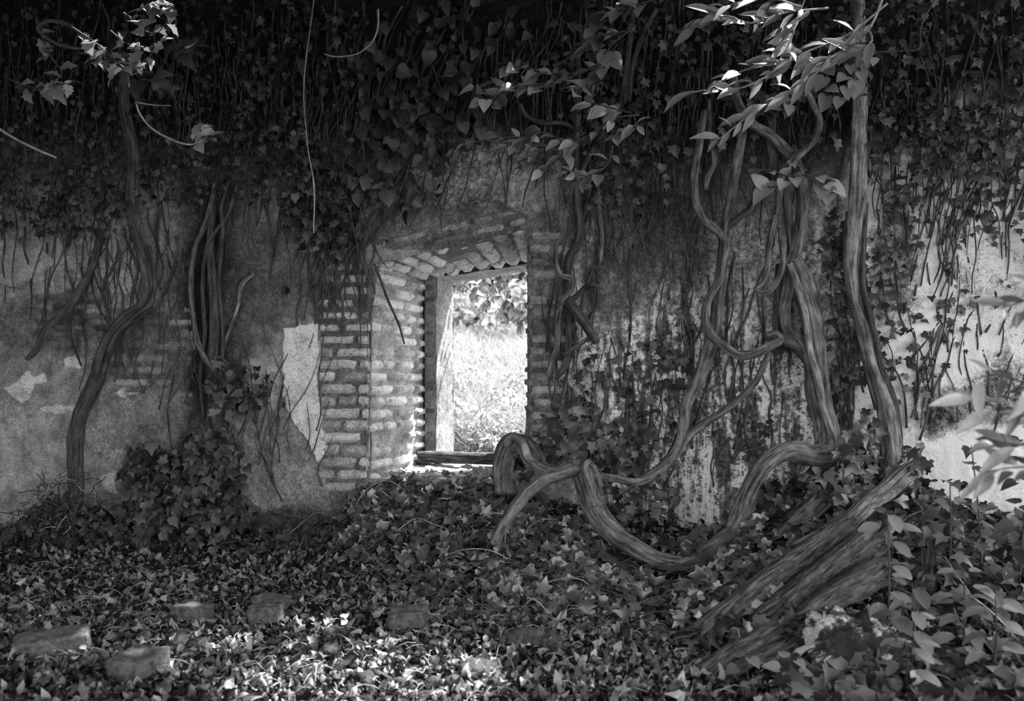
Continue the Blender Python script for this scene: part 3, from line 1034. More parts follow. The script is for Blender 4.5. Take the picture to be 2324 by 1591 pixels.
vine('twisting_vine', 'pair of pale twisting stems that merge and curve down left behind the loop', 'vine', [
    ('trunk', [(1690, 250, 18, .16), (1682, 319, 20, .14), (1668, 386, 22, .12), (1655, 470, 23, .11), (1643, 530, 24, .1), (1640, 590, 24, .09), (1634, 650, 26, .09), (1626, 735, 27, .1), (1602, 819, 28, .11), (1579, 879, 28, .13), (1558, 915, 28, .15),
               (1550, 965, 27, .18), (1538, 1012, 26, .22), (1508, 1056, 24, .28), (1470, 1084, 22, .34), (1440, 1093, 20, .38), (1400, 1086, 18, .44), (1350, 1080, 18, .5), (1320, 1072, 16, .54)], dict(mat='bark')),
    ('stem', [(1600, 250, 14, .18), (1588, 329, 18, .18), (1576, 400, 18, .18), (1581, 460, 18, .17), (1600, 502, 19, .17), (1628, 524, 19, .16), (1645, 550, 18, .16), (1641, 586, 18, .17), (1634, 632, 18, .17), (1618, 661, 17, .18), (1605, 691, 17, .19),
              (1603, 732, 18, .2), (1616, 762, 19, .22), (1645, 787, 20, .24), (1674, 806, 22, .25), (1706, 805, 22, .25), (1745, 788, 22, .24), (1772, 770, 18, .22), (1762, 757, 14, .22), (1738, 762, 9, .23)], dict(mat='bark', twist=7)),
    ('branch', [(1745, 800, 13, .22), (1739, 815, 14, .2), (1712, 869, 15, .18), (1661, 919, 16, .18), (1600, 962, 17, .18), (1566, 986, 18, .19), (1544, 1017, 18, .21), (1520, 1050, 16, .24)], dict(mat='bark')),
    ('branch', [(1608, 225, 12, .12), (1611, 302, 12, .12), (1621, 369, 12, .12), (1605, 403, 13, .14), (1602, 430, 10, .14)], dict(mat='bark')),
    ('branch', [(1645, 520, 16, .1), (1680, 492, 14, .13), (1705, 470, 13, .15), (1716, 430, 12, .16), (1712, 390, 10, .16)], dict(mat='bark_dark')),
])
vine('straight_vine', 'tall straight pale trunk climbing the white plaster near the right edge', 'vine', [
    ('trunk', [(1946, -30, 30, .14), (1950, 100, 32, .14), (1952, 215, 34, .14), (1950, 302, 34, .13), (1947, 419, 36, .12), (1941, 520, 38, .11), (1934, 590, 38, .1), (1939, 641, 36, .1), (1950, 700, 34, .1), (1967, 745, 34, .1), (1974, 792, 40, .1),
               (1986, 842, 40, .11), (2006, 893, 44, .12), (2020, 960, 46, .13), (2024, 1030, 46, .16), (2014, 1100, 44, .2), (2005, 1150, 40, .24)], dict(mat='bark_pale', twist=3, ridge=.12)),
    ('strand', [(1965, 460, 12, .12), (1960, 560, 13, .13), (1958, 640, 14, .13), (1970, 700, 14, .14), (1990, 770, 13, .14), (2000, 830, 13, .14), (2030, 910, 14, .15), (2040, 1000, 14, .15), (2036, 1090, 12, .18)], dict(mat='bark_dark')),
    ('strand', [(1925, 480, 10, .12), (1920, 580, 12, .12), (1926, 660, 12, .12), (1950, 760, 12, .13), (1968, 850, 10, .14), (1990, 930, 10, .14)], dict(mat='bark_dark')),
])
vine('knotted_vine', 'dark knotted vine with broken stubs hanging beside the right edge of the window', 'vine', [
    ('trunk', [(1313, 130, 10, .16), (1313, 235, 12, .15), (1308, 320, 16, .13), (1307, 410, 19, .1), (1310, 470, 20, .09), (1316, 530, 20, .08), (1310, 556, 20, .1), (1294, 580, 18, .11), (1286, 640, 18, .1), (1287, 701, 16, .09), (1291, 785, 15, .08), (1280, 835, 13, .08), (1262, 860, 10, .08)], dict(mat='bark_dark')),
    ('stem', [(1303, 413, 9, .12), (1283, 487, 10, .12), (1277, 534, 11, .14), (1264, 557, 11, .16), (1263, 597, 11, .17), (1273, 624, 12, .17), (1296, 632, 13, .17), (1297, 653, 12, .16), (1278, 681, 12, .14), (1268, 708, 12, .11), (1264, 778, 12, .09), (1250, 829, 12, .08), (1243, 855, 9, .08)], dict(mat='bark')),
    ('branch', [(1357, 653, 10, .22), (1346, 648, 12, .21), (1332, 652, 12, .19), (1316, 666, 12, .17), (1295, 682, 13, .14), (1268, 690, 12, .13), (1268, 700, 10, .12)], dict(mat='bark_dark')),
    ('stub', [(1290, 685, 24, .13), (1308, 708, 24, .16), (1328, 735, 21, .18), (1354, 776, 18, .21)], dict(mat='bark_dark', label='thick broken stub pointing down right')),
    ('stub', [(1338, 765, 10, .18), (1303, 789, 11, .15), (1278, 805, 8, .12)], dict(mat='bark')),
    ('stem', [(1440, 20, 14, .16), (1428, 100, 14, .15), (1418, 185, 14, .15), (1400, 260, 12, .14), (1350, 330, 12, .13), (1318, 390, 12, .12)], dict(mat='bark_dark')),
    ('stem', [(1490, 20, 13, .14), (1452, 95, 13, .14), (1434, 160, 12, .13), (1428, 230, 10, .12)], dict(mat='bark_dark')),
    ('stem', [(1358, 400, 9, .05), (1360, 470, 9, .04), (1366, 540, 9, .04), (1362, 600, 8, .04)], dict(mat='bark')),
])
vine('curved_vine', 'bare grey trunk bending left in a knee across the left part of the wall', 'vine', [
    ('trunk', [(283, 120, 22, .3), (280, 220, 24, .26), (290, 285, 24, .22), (306, 350, 25, .18), (301, 450, 27, .15), (309, 510, 29, .13), (322, 567, 29, .12), (335, 617, 29, .12), (338, 662, 29, .12), (322, 698, 30, .13), (280, 728, 31, .14), (249, 768, 32, .14),
               (231, 812, 33, .14), (215, 869, 34, .14), (195, 912, 34, .15), (178, 963, 34, .17), (172, 1030, 33, .2), (176, 1100, 31, .24), (170, 1160, 28, .3), (152, 1250, 24, .42)], dict(mat='bark_dark', twist=4)),
    ('strand', [(340, 560, 8, .13), (352, 640, 8, .13), (340, 690, 9, .17), (300, 722, 10, .18), (262, 760, 10, .18), (240, 820, 9, .18)], dict(mat='bark_dark')),
])
vine('broken_vine', 'short dark vine left of the bent trunk ending in a free broken tip', 'vine', [
    ('stem', [(232, 500, 14, .06), (215, 590, 17, .07), (181, 661, 18, .09), (148, 708, 18, .11), (113, 737, 16, .13), (95, 768, 15, .14), (80, 796, 13, .15), (60, 816, 9, .16)], dict(mat='bark_dark')),
    ('strand', [(240, 520, 7, .05), (205, 630, 8, .06), (165, 700, 7, .08), (160, 760, 6, .04), (185, 830, 5, .02)], dict(mat='bark_dark')),
])
vine('bundled_vine', 'bundle of dark stems rising from the ivy clump left of the plaster strip', 'vine', [
    ('trunk', [(486, 430, 14, .1), (478, 560, 18, .1), (483, 634, 20, .1), (487, 735, 21, .1), (480, 835, 22, .1), (486, 936, 24, .12), (488, 990, 24, .14), (460, 1035, 23, .18), (430, 1080, 20, .24), (405, 1115, 18, .28), (398, 1170, 15, .32)], dict(mat='bark_dark')),
    ('stem', [(490, 405, 10, .12), (468, 500, 11, .12), (443, 560, 12, .1), (433, 634, 12, .09), (436, 701, 12, .1), (447, 768, 12, .12), (470, 822, 12, .14), (494, 856, 12, .14), (504, 919, 12, .12), (528, 965, 12, .1), (534, 1020, 12, .1), (530, 1090, 11, .14), (520, 1140, 10, .2)], dict(mat='bark')),
    ('stem', [(520, 410, 9, .12), (503, 470, 9, .12), (506, 530, 9, .11), (496, 640, 9, .1), (505, 740, 9, .1), (500, 840, 9, .1), (478, 900, 9, .12), (470, 980, 9, .14)], dict(mat='bark_dark')),
    ('stem', [(540, 400, 8, .1), (520, 480, 9, .1), (470, 560, 9, .12), (460, 660, 9, .1), (465, 760, 9, .1), (455, 850, 9, .1), (462, 950, 8, .1)], dict(mat='bark_dark')),
    ('plaster_edge', [(577, 621, 7, .05), (550, 644, 10, .05), (541, 688, 8, .05), (524, 742, 7, .05), (508, 785, 7, .05), (503, 822, 5, .04)], dict(mat='bark_pale', label='pale peeling strip along the plaster edge')),  # thin tube standing in for the pale edge of the plaster flake
])
vine('slanting_vine', 'thin dark stem slanting down left above the window lintel', 'vine', [
    ('stem', [(1015, 215, 8, .08), (983, 300, 9, .07), (940, 350, 10, .06), (900, 412, 10, .05), (862, 470, 10, .05), (835, 520, 10, .05), (822, 590, 9, .05), (842, 640, 7, .04)], dict(mat='bark_dark')),
    ('stem', [(1180, 235, 8, .2), (1195, 262, 10, .16), (1230, 278, 11, .14), (1280, 280, 10, .13), (1310, 300, 8, .12)], dict(mat='bark_dark')),
    ('stem', [(850, 600, 6, .05), (880, 680, 6, .03), (905, 735, 5, .02), (918, 780, 4, .01)], dict(mat='bark_dark')),
    ('stem', [(935, 350, 6, .06), (900, 470, 6, .05), (840, 545, 6, .05), (800, 620, 5, .04)], dict(mat='bark_dark')),
])

CLEAR = [(1350, 1148, 34), (1344, 1148, 34), (1329, 1100, 30), (1318, 1066, 30), (1378, 1195, 34), (1405, 1220, 34), (1434, 1240, 36), (1468, 1262, 36), (1504, 1277, 38), (1535, 1280, 38), (1562, 1278, 36), (1592, 1264, 32), (1622, 1244, 28),
         (1650, 1220, 26), (1668, 1195, 28), (1688, 1150, 32), (1706, 1100, 32), (1722, 1072, 32), (1742, 1048, 32), (1765, 1034, 32), (1790, 1026, 32), (1840, 1034, 28), (1300, 1066, 26), (1270, 1076, 24), (1236, 1088, 24), (1218, 1102, 24),
         (1200, 1116, 24), (1182, 1136, 22), (1164, 1158, 22), (1148, 1182, 20), (1212, 1036, 30), (1192, 1014, 34), (1168, 1008, 34), (1150, 1034, 28), (1240, 1062, 26), (1266, 1066, 24), (1400, 1086, 14), (1440, 1093, 14), (1470, 1084, 14), (1508, 1056, 14), (1856, 890, 30), (1868, 940, 34), (1879, 990, 36), (1872, 1026, 34), (2006, 893, 26), (2020, 960, 28), (2023, 1000, 28), (2024, 1040, 26)]
_cl = np.array(CLEAR, float)


def clear_of_trunk(p, k=1.0):
    px, py = project(p[0], p[1], p[2])
    return (np.hypot(_cl[:, 0] - px, _cl[:, 1] - py) > _cl[:, 2] * k).all()


# ================================================================== IVY CURTAINS ON THE WALL
def hang_stem(px, py0, py1, drift, off, w, seed, swing=10):
    r = random.Random(seed)
    n = max(4, int(abs(py1 - py0) / 45) + 2)
    pts = []
    x = px
    a = r.uniform(0, 6)
    for k in range(n):
        f = k / (n - 1)
        x += drift * abs(py1 - py0) / n + r.gauss(0, swing * .5)
        pts.append((x + swing * .5 * math.sin(a + f * 6), py0 + (py1 - py0) * f, w * (1.05 - .55 * f), max(.012, off * (1 - .5 * f) + r.gauss(0, .008))))
    return pts


def curtain(label, blobs, count, size, kind='ivy', material='ivy_wall', depth=(.03, .2), stems=(), name='ivy_curtain', stem_mat='stem', tilt=.45):
    """blobs: (cx, cy, rx, ry, weight)"""
    wsum = sum(b[4] for b in blobs)
    P = []
    for cx, cy, rx, ry, wgt in blobs:
        for _ in range(int(count * wgt / wsum)):
            a = random.random() * 6.283
            q = random.random() ** .5 * (1 + random.gauss(0, .12))
            px, py = cx + rx * q * math.cos(a), cy + ry * q * math.sin(a)
            off = random.uniform(*depth)
            p = at(px, py, off)
            if p[2] < gh(p[0], p[1]) + .01: p[2] = float(gh(p[0], p[1])) + .01 + random.random() * .05
            if clear_of_trunk(p): P.append(p)
    P = np.array(P)
    base = at(blobs[0][0], blobs[0][1] + blobs[0][3], .05)
    t = empty(name, tuple(base), label, 'ivy')
    m = len(P)
    nr = np.array([0, -1.0, tilt]) + rng.normal(0, .45, (m, 3))
    tp = np.array([0, -.25, -1.0]) + rng.normal(0, .5, (m, 3))
    leaf_mesh(P, nr, tp, rng.uniform(size[0], size[1], m), kind).build('foliage', M[material], t)
    for s in stems:
        tube_obj('stem', path(s), M[stem_mat], t, sides=6, step=.03, ridge=.08, wob=.1, seed=random.random() * 9)
    return t


def hangs(n, x0, x1, y0, y1, l0, l1, drift=(-.15, .15), off=(.03, .12), w=(3, 6), swing=10):
    out = []
    for k in range(n):
        ys = random.uniform(y0, y1)
        out.append(hang_stem(random.uniform(x0, x1), ys, ys + random.uniform(l0, l1), random.uniform(*drift), random.uniform(*off), random.uniform(*w), random.random() * 1e6, swing))
    return out


def climbs(n, x0, x1, y0, y1, l0, l1, drift=(-.4, .4), off=(.012, .03), w=(3, 5), swing=12):
    out = []
    for k in range(n):
        ys = random.uniform(y0, y1)
        out.append(hang_stem(random.uniform(x0, x1), ys, ys - random.uniform(l0, l1), random.uniform(*drift), random.uniform(*off), random.uniform(*w), random.random() * 1e6, swing))
    return out


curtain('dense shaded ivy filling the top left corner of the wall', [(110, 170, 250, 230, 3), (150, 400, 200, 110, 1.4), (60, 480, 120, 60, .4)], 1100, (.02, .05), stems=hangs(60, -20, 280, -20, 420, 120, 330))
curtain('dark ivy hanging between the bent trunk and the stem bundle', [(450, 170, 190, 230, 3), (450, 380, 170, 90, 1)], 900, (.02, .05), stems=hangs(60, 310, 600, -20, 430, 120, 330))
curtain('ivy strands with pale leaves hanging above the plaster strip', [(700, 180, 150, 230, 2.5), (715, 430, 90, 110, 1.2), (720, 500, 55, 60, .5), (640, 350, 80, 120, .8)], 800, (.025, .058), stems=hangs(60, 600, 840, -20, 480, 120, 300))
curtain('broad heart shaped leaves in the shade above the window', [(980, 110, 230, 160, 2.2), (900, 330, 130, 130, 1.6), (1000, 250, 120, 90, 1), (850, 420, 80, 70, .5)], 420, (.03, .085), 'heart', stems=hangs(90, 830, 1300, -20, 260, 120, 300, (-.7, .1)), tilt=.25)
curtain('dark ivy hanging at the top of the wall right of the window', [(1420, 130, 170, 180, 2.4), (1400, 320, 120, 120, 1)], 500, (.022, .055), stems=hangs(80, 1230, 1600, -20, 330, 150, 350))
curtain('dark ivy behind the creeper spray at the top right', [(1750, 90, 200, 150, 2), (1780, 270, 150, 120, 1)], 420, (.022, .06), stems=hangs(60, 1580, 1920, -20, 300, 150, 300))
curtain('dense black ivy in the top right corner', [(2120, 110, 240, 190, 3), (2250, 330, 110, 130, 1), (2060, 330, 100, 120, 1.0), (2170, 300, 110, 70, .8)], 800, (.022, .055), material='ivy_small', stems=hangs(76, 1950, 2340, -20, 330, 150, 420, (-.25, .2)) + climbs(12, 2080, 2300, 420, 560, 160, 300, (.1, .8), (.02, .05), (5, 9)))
curtain('tangle of bare hanging stems between the window and the twisting stems', [(1450, 420, 120, 80, 1), (1560, 330, 60, 60, .4)], 90, (.03, .06), stems=hangs(60, 1320, 1610, 320, 520, 100, 260, (-.3, .3), (.015, .06), (2, 4.5), 16), name='stem_tangle')
curtain('fan of dark stems hanging left of the window head', [(760, 520, 60, 60, 1), (700, 470, 60, 50, 1)], 130, (.035, .065), stems=hangs(24, 740, 850, 420, 560, 120, 260, (-.6, .2), (.02, .07), (3, 8), 14) + hangs(14, 690, 780, 500, 600, 120, 220, (-.2, .35), (.02, .06), (3, 7), 14), name='stem_fan')
curtain('net of fine bare stems on the brick left of the bent trunk', [(190, 480, 120, 80, 1)], 120, (.03, .05), stems=hangs(46, 120, 430, 440, 620, 120, 300, (-.3, .3), (.012, .03), (2.5, 5), 14), name='stem_net')
curtain('thin stems climbing over the plaster left of the strip', [(560, 880, 60, 60, 1)], 60, (.03, .05), stems=climbs(40, 300, 720, 900, 1150, 120, 300, (-.3, .6), (.012, .03), (2, 4)), name='stem_net')
curtain('small leaved ivy climbing the white plaster near the right edge',
        [(2030, 560, 70, 150, 2), (2110, 470, 130, 90, 1.2), (2200, 620, 100, 120, .8), (2060, 790, 60, 120, 1.3), (2130, 760, 90, 110, .6), (2260, 480, 80, 100, .9), (2010, 700, 60, 140, 1)], 270, (.02, .05), material='ivy_small', depth=(.015, .06),
        stems=climbs(56, 1990, 2290, 640, 1000, 200, 430, (-.25, .5), (.012, .03), (3, 6)))
curtain('ivy on the white plaster beyond the right edge of the view', [(2450, 200, 160, 260, 2), (2480, 560, 130, 160, 1), (2700, 260, 200, 260, 1.5)], 800, (.025, .06), material='ivy_small', stems=hangs(30, 2340, 2800, -20, 330, 150, 420) + climbs(24, 2340, 2700, 640, 1000, 200, 430, (-.25, .5), (.012, .03), (3, 6)))
curtain('sparse ivy between the looping trunk and the straight trunk', [(1920, 640, 45, 130, 1.6), (1930, 870, 50, 130, 1), (1900, 560, 40, 90, 1)], 170, (.03, .06), material='ivy_small', depth=(.02, .09), stems=climbs(22, 1890, 1960, 800, 1050, 200, 330, (-.1, .1), (.012, .03), (3, 6)))
curtain('thin stems and small leaves climbing the lichen blackened plaster', [(1480, 880, 90, 130, 1), (1330, 900, 50, 120, .8), (1700, 1020, 80, 100, .5), (1530, 830, 40, 60, .5)], 190, (.03, .055), material='ivy_small', depth=(.015, .05), stems=climbs(60, 1230, 1760, 760, 1140, 140, 330, (-.15, .25), (.012, .03), (3, 7)))
curtain('ivy clump at the foot of the stem bundle', [(430, 1130, 120, 120, 3), (380, 1200, 130, 70, 2), (480, 1030, 60, 70, 1), (510, 880, 40, 60, .5), (330, 1060, 50, 60, .8)], 1900, (.022, .075), material='ivy_wall', depth=(.04, .5), name='ivy_clump', stems=climbs(14, 330, 540, 1180, 1260, 100, 200, (-.3, .3), (.1, .4), (3, 5)))
curtain('ivy rising round the root hump right of the window', [(1230, 1040, 70, 60, 1), (1330, 1030, 120, 60, 1.3), (1430, 1120, 100, 70, 1.2), (1420, 1010, 70, 60, .6), (1260, 960, 40, 60, .5)], 330, (.028, .062), material='ivy_wall', depth=(.05, .45), name='ivy_clump')
curtain('ivy clump at the foot of the straight trunk', [(1930, 1090, 70, 90, 1.6), (2060, 1060, 50, 60, .8), (1960, 1010, 60, 60, .6), (1900, 1150, 80, 60, 1)], 340, (.045, .085), material='ivy', depth=(.08, .5), name='ivy_clump')

# ================================================================== IVY BED ON THE GROUND
def bed(label, region, n, size, material='ivy', lift=(.01, .10), stems=0, name='ivy_bed'):
    P = []
    while len(P) < n:
        px = random.uniform(region[0], region[1]); d = random.uniform(region[2], region[3])
        X = at(px, 1200, d)[0]; Y = -d
        q = abs((px - (region[0] + region[1]) / 2) / ((region[1] - region[0]) / 2))
        if random.random() < (q ** 4) * .8: continue
        if random.random() < max(0, (d - region[3] * .75) / (region[3] * .25)) * .85: continue
        if 900 < px < 1140 and d < .05: continue
        q3 = (X, Y, float(gh(X, Y)) + random.uniform(*lift) * (1 - .4 * d / region[3]))
        if clear_of_trunk(q3): P.append(q3)
        else: n -= 1
    P = np.array(P)
    t = empty(name, tuple(P.mean(0) * [1, 1, 0]), label, 'ivy')
    m = len(P)
    nr = np.array([0, -.65, .75]) + rng.normal(0, .6, (m, 3))
    tp = np.array([0, -.7, -.7]) + rng.normal(0, .7, (m, 3))
    leaf_mesh(P, nr, tp, rng.uniform(size[0], size[1], m), 'ivy').build('foliage', M[material], t)
    for k in range(stems):
        p = P[random.randrange(m)]
        a = random.uniform(0, 6.28); L = random.uniform(.12, .4)
        pts = []
        for f in (0, .33, .66, 1):
            x, y = p[0] + math.cos(a) * L * f + random.gauss(0, .015), min(-.03, p[1] + math.sin(a) * L * f + random.gauss(0, .015))
            pts.append([x, y, float(gh(x, y)) + .05 + .06 * math.sin(f * 3.1), .0028])
        tube_obj('stem', np.array(pts), M['twig'] if k % 5 == 0 else M['stem'], t, sides=5, step=.03)
    return t


bed('ivy bank sloping down from the window sill', (770, 1240, .02, .85), 2300, (.04, .08), lift=(.01, .09), stems=24)
bed('ivy carpet in front of the looping vine', (1080, 1640, .35, 1.25), 2300, (.04, .08), lift=(.01, .11), stems=20)
bed('low ivy carpet at the foot of the window bank', (850, 1500, .85, 1.5), 1300, (.035, .07), lift=(.005, .05), stems=10)
bed('ivy heaped over the left end of the rotten beams', (1540, 1850, .5, 1.55), 1700, (.04, .085), lift=(.03, .22), stems=26)
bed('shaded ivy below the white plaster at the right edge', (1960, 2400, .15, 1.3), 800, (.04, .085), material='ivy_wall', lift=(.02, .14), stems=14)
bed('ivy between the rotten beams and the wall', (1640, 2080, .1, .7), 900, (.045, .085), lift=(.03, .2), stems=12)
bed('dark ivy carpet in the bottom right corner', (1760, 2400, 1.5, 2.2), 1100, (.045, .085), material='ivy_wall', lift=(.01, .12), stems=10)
bed('ivy carpet running on along the wall beyond the right edge', (2300, 3000, .05, 2.0), 1500, (.045, .09), material='ivy_wall', lift=(.01, .14), stems=6)
bed('small ivy in the shade below the plaster strip', (540, 800, .05, .5), 420, (.035, .06), material='ivy_wall', lift=(.01, .06), stems=10)

# ivy creeping over the sill, in a lighter leaf colour to look sunlit
m = 95
sx_ = rng.uniform(0, 1, m); sy_ = rng.random(m) ** 1.6 * .40 - .04
P = np.stack([at(870, 1085, 0)[0] + sx_ * (RX - .03 - at(870, 1085, 0)[0]), sy_, k0[2] + (zs_ - k0[2]) * np.clip(sy_, 0, 1) / TH + rng.uniform(.005, .025, m)], -1)
P = P[P[:, 0] > -1.93 + .27 * P[:, 1] + .03]
m = len(P)
t = empty('sill_ivy', tuple(P.mean(0)), 'sunlit ivy leaves creeping over the window sill below the plank', 'ivy')
leaf_mesh(P, np.array([0, -.3, 1]) + rng.normal(0, .45, (m, 3)), np.array([0, -.6, -.2]) + rng.normal(0, .7, (m, 3)), rng.uniform(.035, .065, m), 'ivy').build('foliage', M['glossy'], t)

# ================================================================== LEAF LITTER
n = 36000
px = rng.uniform(-300, 2900, n); d = rng.uniform(.05, 2.75, n)
u = (px - W_ / 2) / FPX
tt = (-d - CAM[1]) / (FWD[1] + RGT[1] * u)
X = CAM[0] + (FWD[0] + RGT[0] * u) * tt
P = np.stack([X, -d, gh(X, -d) + rng.uniform(.003, .035, n)], -1)
nr = np.array([0, -.1, 1.0]) + rng.normal(0, .75, (n, 3))
lit = leaf_mesh(P, nr, rng.normal(0, 1, (n, 3)), rng.uniform(.014, .045, n), 'dead', .18, .32).build('leaf_litter', M['litter'])
tag(lit, 'carpet of dry curled dead leaves covering the floor', 'leaf litter', kind='stuff')
# the largest, nearest fallen leaves one by one
for k in range(300):
    px = random.uniform(-20, 1750); d = random.uniform(1.15, 2.15)
    X = at(px, 1400, d)[0]
    z = float(gh(X, -d)) + random.uniform(.03, .045)
    o = leaf_part('fallen_leaf', 'dead', (X, -d, z), (random.gauss(0, .5), random.gauss(-.2, .5), 1), (random.gauss(0, 1), random.gauss(0, 1), .1), random.uniform(.028, .05), M['litter'], None, min(1, max(0, random.gauss(.6, .3))))
    tag(o, 'curled dry leaf lying on top of the floor litter', 'leaf', 'dry leaves lying on the floor litter')
# fine pale stalks in the litter
t = empty('dry_grass', tuple(ground_at(880, 1530)), 'fine pale dry stalks scattered through the floor litter', 'grass')
t['kind'] = 'stuff'
mb = MB()
for k in range(420):
    px = random.uniform(0, 1900); d = random.uniform(.8, 2.2)
    X = at(px, 1400, d)[0]; a = random.uniform(0, 6.28); L = random.uniform(.03, .12)
    p0 = np.array([X, -d, float(gh(X, -d)) + .03]); p1 = p0 + np.array([math.cos(a) * L, math.sin(a) * L, random.uniform(-.005, .03)])
    tube_into(mb, np.array([[*p0, .0013], [*((p0 + p1) / 2 + np.array([0, 0, .015])), .0012], [*p1, .001]]), sides=4, step=.03)
mb.build('stalks', M['twig'], t)

# ================================================================== LOOSE BRICKS AND STONES
def chunk(name, centre, size, rotz, tilt, material, label, cat, group=None, rnd=.03, amp=.007, seed=0, cuts=15):
    """rounded, chipped block"""
    n = cuts
    s = np.linspace(-1, 1, n)
    A, B = np.meshgrid(s, s)
    faces = []
    mb = MB()
    for ax in range(3):
        for sg in (-1, 1):
            P = np.zeros((n, n, 3))
            P[..., ax] = sg; P[..., (ax + 1) % 3] = A * sg; P[..., (ax + 2) % 3] = B
            i = np.arange(n * n).reshape(n, n)
            mb.add(P.reshape(-1, 3), np.stack([i[:-1, :-1], i[:-1, 1:], i[1:, 1:], i[1:, :-1]], -1).reshape(-1, 4))
    V = np.concatenate(mb.V)
    ln = (np.abs(V) ** 14).sum(1) ** (1 / 14)
    sph = V / np.linalg.norm(V, axis=1)[:, None]
    V = (V / ln[:, None]) * (1 - rnd) + sph * rnd * 1.2
    V = V * np.array(size) / 2
    V = V + np.array([[amp * (mnoise.fractal(Vector(v * 14 + seed * 7.7), 1, 2, 4)) for _ in (0,)][0] for v in V])[:, None] * sph * 1.6
    Rm = np.array(Matrix.Rotation(rotz, 3, 'Z') @ Matrix.Rotation(tilt[0], 3, 'X') @ Matrix.Rotation(tilt[1], 3, 'Y'))
    V = V @ Rm.T + np.array(centre)
    me = mk(name, V, np.concatenate(mb.Q), material, None, None, True, True)
    tag(me, label, cat, group)
    return me


def on_ground(px, py, h):
    p = ground_at(px, py)
    return np.array([p[0], p[1], float(gh(p[0], p[1])) + h])


mmpx = 3.3 / FPX
LB = M['loose_brick']
g = 'loose bricks lying on the leaf litter'
chunk('loose_brick', on_ground(437, 1424, 0.057), (.135, .11, .06), .1, (-.05, .05), LB, 'pale loose brick on the litter, straight left of a pair of bricks', 'brick', g, seed=1)
chunk('loose_brick', on_ground(603, 1425, 0.057), (.125, .10, .06), .12, (0, -.06), LB, 'front brick of the touching pair on the litter', 'brick', g, seed=2)
chunk('loose_brick', on_ground(618, 1402, 0.057), (.12, .10, .055), -.08, (.03, .05), LB, 'rear brick of the touching pair, half hidden by its neighbour', 'brick', g, seed=3)
chunk('loose_brick', on_ground(927, 1438, 0.062), (.135, .12, .065), .16, (.05, -.08), LB, 'brick with a pale top standing alone just behind the sunlit patch', 'brick', g, seed=4)
chunk('loose_brick', on_ground(116, 1492, 0.045), (.24, .12, .07), .6, (.1, -.08), LB, 'long dark brick tilted in the bottom left corner', 'brick', g, seed=5)
chunk('loose_brick', on_ground(315, 1545, 0.05), (.135, .15, .08), -.05, (.08, 0), LB, 'thick brick end standing nearest the camera on the left', 'brick', g, seed=6)
for q, (px, py, s) in enumerate(((1215, 1478, .14), (1180, 1470, .1), (1255, 1485, .1))):
    chunk('rubble_stone', on_ground(px, py, .02), (s, s * .9, s * .6), q, (.2, .1), M['moss'], ['dark mossy lump in the middle of the small rubble heap', 'left lump of the small mossy rubble heap', 'right lump of the small mossy rubble heap'][q], 'stone', 'mossy rubble heap right of the sunlit patch', rnd=.6, amp=.02, seed=20 + q)
lab_ = {0: 'dark clod on the litter left of the pale loose brick', 1: 'dark clod between the pale brick and the bottom brick', 2: 'dark clod at the upper edge of the sunlit patch', 3: 'dark clod at the left edge of the sunlit patch', 4: 'dark clod at the right edge of the sunlit patch',
        5: 'dark upright clod in the lower part of the sunlit patch', 6: 'dark clod at the bottom edge right of the sunlit patch', 7: 'dark clod beneath the low right end of the ivy carpet', 8: 'dark clod in the bottom left part of the sunlit patch', 9: 'dark clod between the touching bricks and the window bank'}
for q, (px, py, s) in enumerate(((290, 1440, .11), (415, 1462, .1), (1000, 1485, .09), (760, 1490, .08), (1005, 1490, .07), (970, 1560, .065), (1090, 1540, .12), (1530, 1462, .14), (850, 1560, .09), (870, 1392, .11))):
    chunk('soil_clod', on_ground(px, py, .01), (s, s * .8, s * .55), q * 1.3, (.2, -.1), M['moss'], lab_[q], 'clod', 'dark clods on the floor', rnd=.7, amp=.018, seed=40 + q)
for q, (px, py) in enumerate(((830, 1562), (862, 1558), (1030, 1568), (905, 1572))):
    chunk('soil_clod', on_ground(px, py, .015), (.045, .04, .06), q, (.3, .2), M['moss'], 'small dark clod upright among sunlit leaves at the bottom edge', 'clod', 'small clods in the sunlit patch', rnd=.7, amp=.01, seed=60 + q)
p = on_ground(1935, 1520, .03)
chunk('boulder', p, (.30, .28, .24), .3, (.1, .12), M['stone'], 'mossy boulder with a pale top in front of the rotten beams', 'stone', rnd=.55, amp=.03, seed=9, cuts=20)

# root and twig mound at the left
mp = ground_at(165, 1215)
t = empty('twig_mound', (mp[0], -.28, 0), 'dark mound of roots and dry twigs at the foot of the bent trunk', 'mound')
s, q = np.meshgrid(np.linspace(0, 2 * PI, 60, endpoint=False), np.linspace(0, 1, 24))
c0 = at(165, 1200, .25)
rx, ry, hz = .34, .30, .34
prof = np.cos(q * PI / 2) ** .8
Xm = c0[0] + np.cos(s) * rx * q * (1 + .25 * (fbm(s * 1.2, q * 2, 3) - .5)); Ym = -.24 + np.sin(s) * ry * q
Zm = hz * .6 * prof * (1 + 1.1 * (fbm(Xm * 11 + 50, Ym * 11 + 50, 5) - .5)) - .02
i = np.arange(s.size).reshape(s.shape)
j = np.roll(i, -1, axis=1)
Q = np.stack([i[:-1], j[:-1], j[1:], i[1:]], -1).reshape(-1, 4)
mk('mound_soil', np.stack([Xm, np.minimum(Ym, -.01), Zm], -1).reshape(-1, 3), Q, M['soil'], t)
